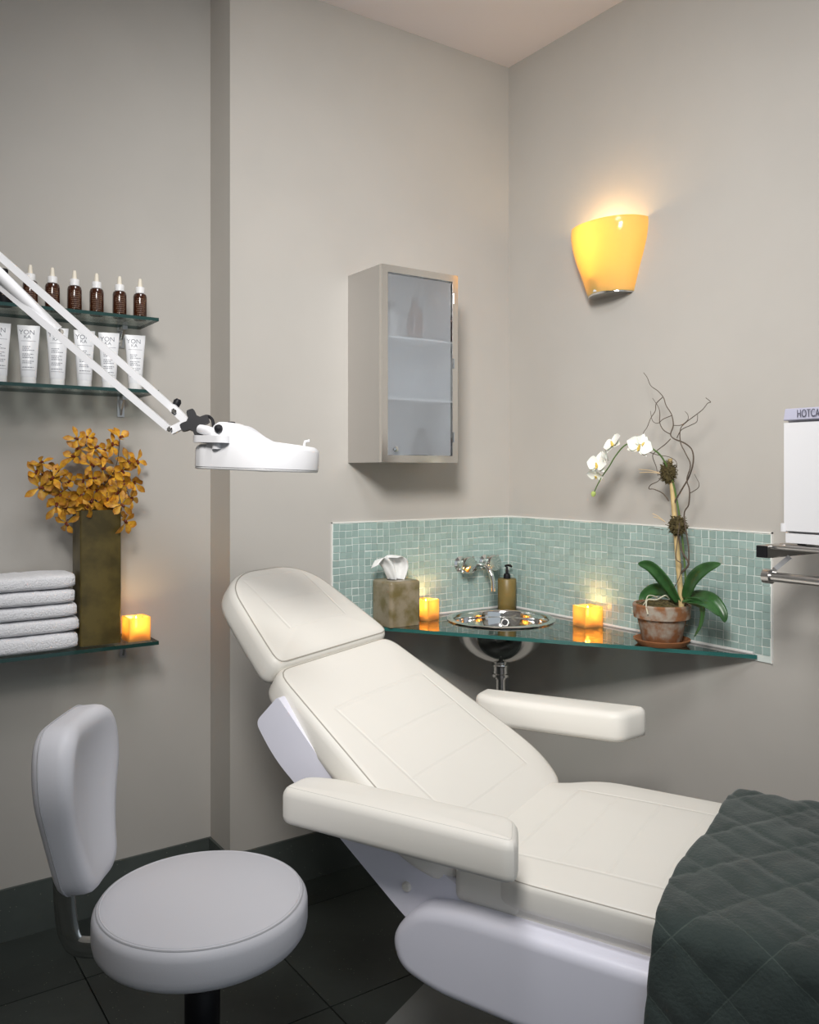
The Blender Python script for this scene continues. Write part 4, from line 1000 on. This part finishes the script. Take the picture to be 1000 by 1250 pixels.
obj('door_hinge', lathe(bmesh.new(), [(0, -.010), (.009, -.010), (.009, .010), (0, .010)], 18, T((HX + .006, HW / 2 + .003, .044))), M_white, hot)
for x in (HX + .03, -.06):
    for y in (-HW / 2 + .03, HW / 2 - .03): obj('foot', lathe(bmesh.new(), [(.010, 0), (.012, .008)], 14, T((x, y, 0))), M_black, hot)

# ================================================================== MAGNIFIER LAMP on a floor stand
DL = 1.90
lamp = thing('magnifier_lamp', 'white magnifying lamp on a jointed spring arm beside the treatment chair', 'lamp', (0, 0, 0))
def LP(x, y, d=0.0): return at(x, y, DL + d)
hc = LP(324, 574)                                             # centre of the lamp head, underside level
LB = Vector((hc.x, hc.y, 0)) - RGT * 1.05 + FWD * .25; lamp.location = LB
def LL(p): return Vector(p) - LB
# head: round ring housing with a raised neck at the back (towards the arm)
HR = .118; Mh = Matrix.Translation(LL(hc)) @ Matrix(((RGT.x, FWD.x, 0, 0), (RGT.y, FWD.y, 0, 0), (0, 0, 1, 0), (0, 0, 0, 1))) @ Matrix.Rotation(R(2.0), 4, 'Y')
oh = [Vector((HR * math.cos(a), HR * math.sin(a))) for a in [-PI * .62 + 1.24 * PI * k / 40 for k in range(41)]]
oh += [Vector((-.128, .075)), Vector((-.146, .050)), Vector((-.146, -.050)), Vector((-.128, -.075))]
bm = bmesh.new(); P = resample(oh, 90)
def ztop(x, ins):
    t_ = max(0, min(1, (-x - .005) / .075)); t_ = t_ * t_ * (3 - 2 * t_)
    t2 = max(0, min(1, (x - .0) / .12)); t3 = max(0, min(1, (-x - .100) / .014)); return .064 + .036 * t_ * (1 - t3) - .012 * t3 - .010 * t2
rings = []
for ins, f_ in ((.030, 'b'), (.006, 'b'), (0, 'l'), (0, 'u'), (.003, 'u2'), (.010, 't'), (.030, 't'), (.060, 't')):
    row = []
    for p, q in zip(P, offset(P, ins)):
        z = {'b': 0.0, 'l': .004, 'u': ztop(p.x, 0) - .012, 'u2': ztop(p.x, 0) - .005, 't': ztop(p.x, ins)}[f_]
        row.append(bm.verts.new(Mh @ Vector((q.x, q.y, z))))
    rings.append(row)
for A, B in zip(rings, rings[1:]):
    for k in range(len(A)): bm.faces.new((A[k], A[(k + 1) % len(A)], B[(k + 1) % len(A)], B[k]))
bm.faces.new(rings[-1]); 
hs_ = obj('lamp_head', bm, M_white, lamp, angle=50)
obj('trim_ring', tube(bmesh.new(), [Mh @ Vector((q.x, q.y, .001)) for q in offset(P, .004)], .003, 8, closed=True), mat('grey_trim', (.55, .55, .55), .4), hs_)
obj('lens', lathe(bmesh.new(), [(0, .018), (.04, .016), (.066, .010), (.066, .004), (.04, -.002), (0, -.004)], 40, Mh), sheet_glass('lens_glass', (.92, .96, .95)), hs_)
bm = bmesh.new(); tube(bm, [Mh @ Vector((.092 * math.cos(2 * PI * k / 48), .092 * math.sin(2 * PI * k / 48), .008)) for k in range(48)], .010, 10, closed=True); obj('lamp_tube', bm, mat('tube_white', (.85, .86, .88), .3), hs_)
obj('lid_catch', tube(bmesh.new(), [Mh @ Vector(p) for p in ((.088, -.03, .054), (.090, -.03, .066), (.100, -.03, .068))], .003, 6), M_white, hs_)
# mounting plate sticking out of the neck, switch, swivel
obj('yoke_plate', prism(bmesh.new(), rpoly([(-.148, -.075), (-.080, -.118), (-.060, -.112), (-.060, .05), (-.148, .05)], [.02, .03, .02, .0, .02]), .055, .070, 'xy', Mh), M_white, hs_, bevel=.004)
obj('switch', lathe(bmesh.new(), [(0, .009), (.007, .008), (.009, .004), (.009, -.004)], 18, Mh @ T((-.086, -.094, .085), (PI / 2, 0, 0))), M_black, hs_)
obj('switch', lathe(bmesh.new(), [(0, .006), (.008, .005), (.010, 0)], 18, Mh @ T((-.075, -.02, .099))), M_black, hs_)
nk = [LP(265, 548, -.09), LP(265, 537, -.09), LP(262, 530, -.085), LP(254, 526, -.07), LP(245, 524, -.05)]
obj('swivel_neck', tube(bmesh.new(), [LL(p) for p in spline(nk, 5)], .0105, 16), M_white, lamp)
# star knob
kn = bmesh.new(); kc = LP(238, 517, -.045); Mk = look(LL(kc), -FWD + .15 * RGT + .1 * UP, .35)
kp = []
for k in range(60):
    a = 2 * PI * k / 60; kp.append(Vector((math.cos(a), math.sin(a))) * (.0205 + .0115 * math.copysign(abs(math.cos(2.0 * a)) ** .7, math.cos(4 * a)) if False else Vector((math.cos(a), math.sin(a))).length * (.0245 + .0095 * max(-.75, min(.75, 1.3 * math.cos(4 * a))))))
prism(kn, kp, -.009, .009, 'xy', Mk); obj('tension_knob', kn, M_black, lamp, bevel=.003)
obj('cable_loop', tube(bmesh.new(), [LL(p) for p in spline([LP(243, 512, -.04), LP(252, 508, -.04), LP(259, 512, -.045), LP(261, 522, -.05), LP(262, 530, -.055)], 6)], .0035, 8), M_black, lamp)
# joint bracket and two parallel bars
def bar_(name, a, b, w, m=M_white, sq=True, n=12): return obj(name, tube(bmesh.new(), [LL(a), LL(b)], w, n, sq=sq, ref=-FWD), m, lamp, smooth=not sq)
obj('joint_bracket', tube(bmesh.new(), [LL(p) for p in (LP(210, 497, -.012), LP(222, 509, -.012), LP(226, 514, -.012), LP(223, 519, -.012), LP(209, 526, -.012))], .0085, 4, sq=True, ref=-FWD), M_white, lamp, smooth=False)
E1, E2 = LP(-75, 247, -.10), LP(-82, 268, -.10)
bar_('arm_bar', E1, LP(216, 503), .0072); bar_('arm_bar', LP(-95, 269, -.10), LP(206, 523), .0072)
bar_('spring_cover', LP(-45, 292, -.11), LP(70, 404, -.03), .0135, sq=False, n=20)
bar_('spring_rod', LP(-60, 296, -.06), LP(48, 392, -.005), .0055)
for p in (LP(213, 502, -.02), LP(208, 524, -.02), LP(72, 404, -.03)): obj('bolt', lathe(bmesh.new(), [(.006, -.012), (.006, .006), (.004, .008), (0, .008)], 14, look(LL(p), -FWD)), M_chrome, lamp)
obj('bolt_knob', lathe(bmesh.new(), [(.008, 0), (.009, .012), (.005, .018), (0, .018)], 14, look(LL(LP(214, 496, .01)), UP + .5 * RGT)), M_black, lamp)
# elbow, lower arm, pole and wheeled base (mostly out of the picture)
el = LP(-84, 256, -.10); obj('elbow', lathe(bmesh.new(), [(.03, -.014), (.034, -.010), (.034, .010), (.03, .014)], 24, look(LL(el), -FWD)), M_white, lamp)
ptop = LB + UP * .98
bar_('arm_bar', el + RGT * .012, ptop + RGT * .012, .0072); bar_('arm_bar', el - RGT * .016, ptop - RGT * .016, .0072)
obj('pole', lathe(bmesh.new(), [(.014, .06), (.014, .97), (.018, .97), (.018, 1.01), (0, 1.01)], 20), M_white, lamp)
hub = obj('base_hub', lathe(bmesh.new(), [(.045, .06), (.045, .09), (.03, .11), (.014, .13)], 24), M_white, lamp)
for k in range(5):
    a = 2 * PI * k / 5 - .25; e = Vector((math.cos(a), math.sin(a), 0))
    obj('base_leg', tube(bmesh.new(), [e * .03 + UP * .082, e * .15 + UP * .075, e * .26 + UP * .062], [.018, .016, .011], 10), M_white, hub)
    obj('caster', lathe(bmesh.new(), [(0, -.010), (.024, -.010), (.025, 0), (.024, .010), (0, .010)], 18, T(e * .262 + UP * .025) @ Matrix.Rotation(a, 4, 'Z') @ Matrix.Rotation(PI / 2, 4, 'X')), M_black, hub)
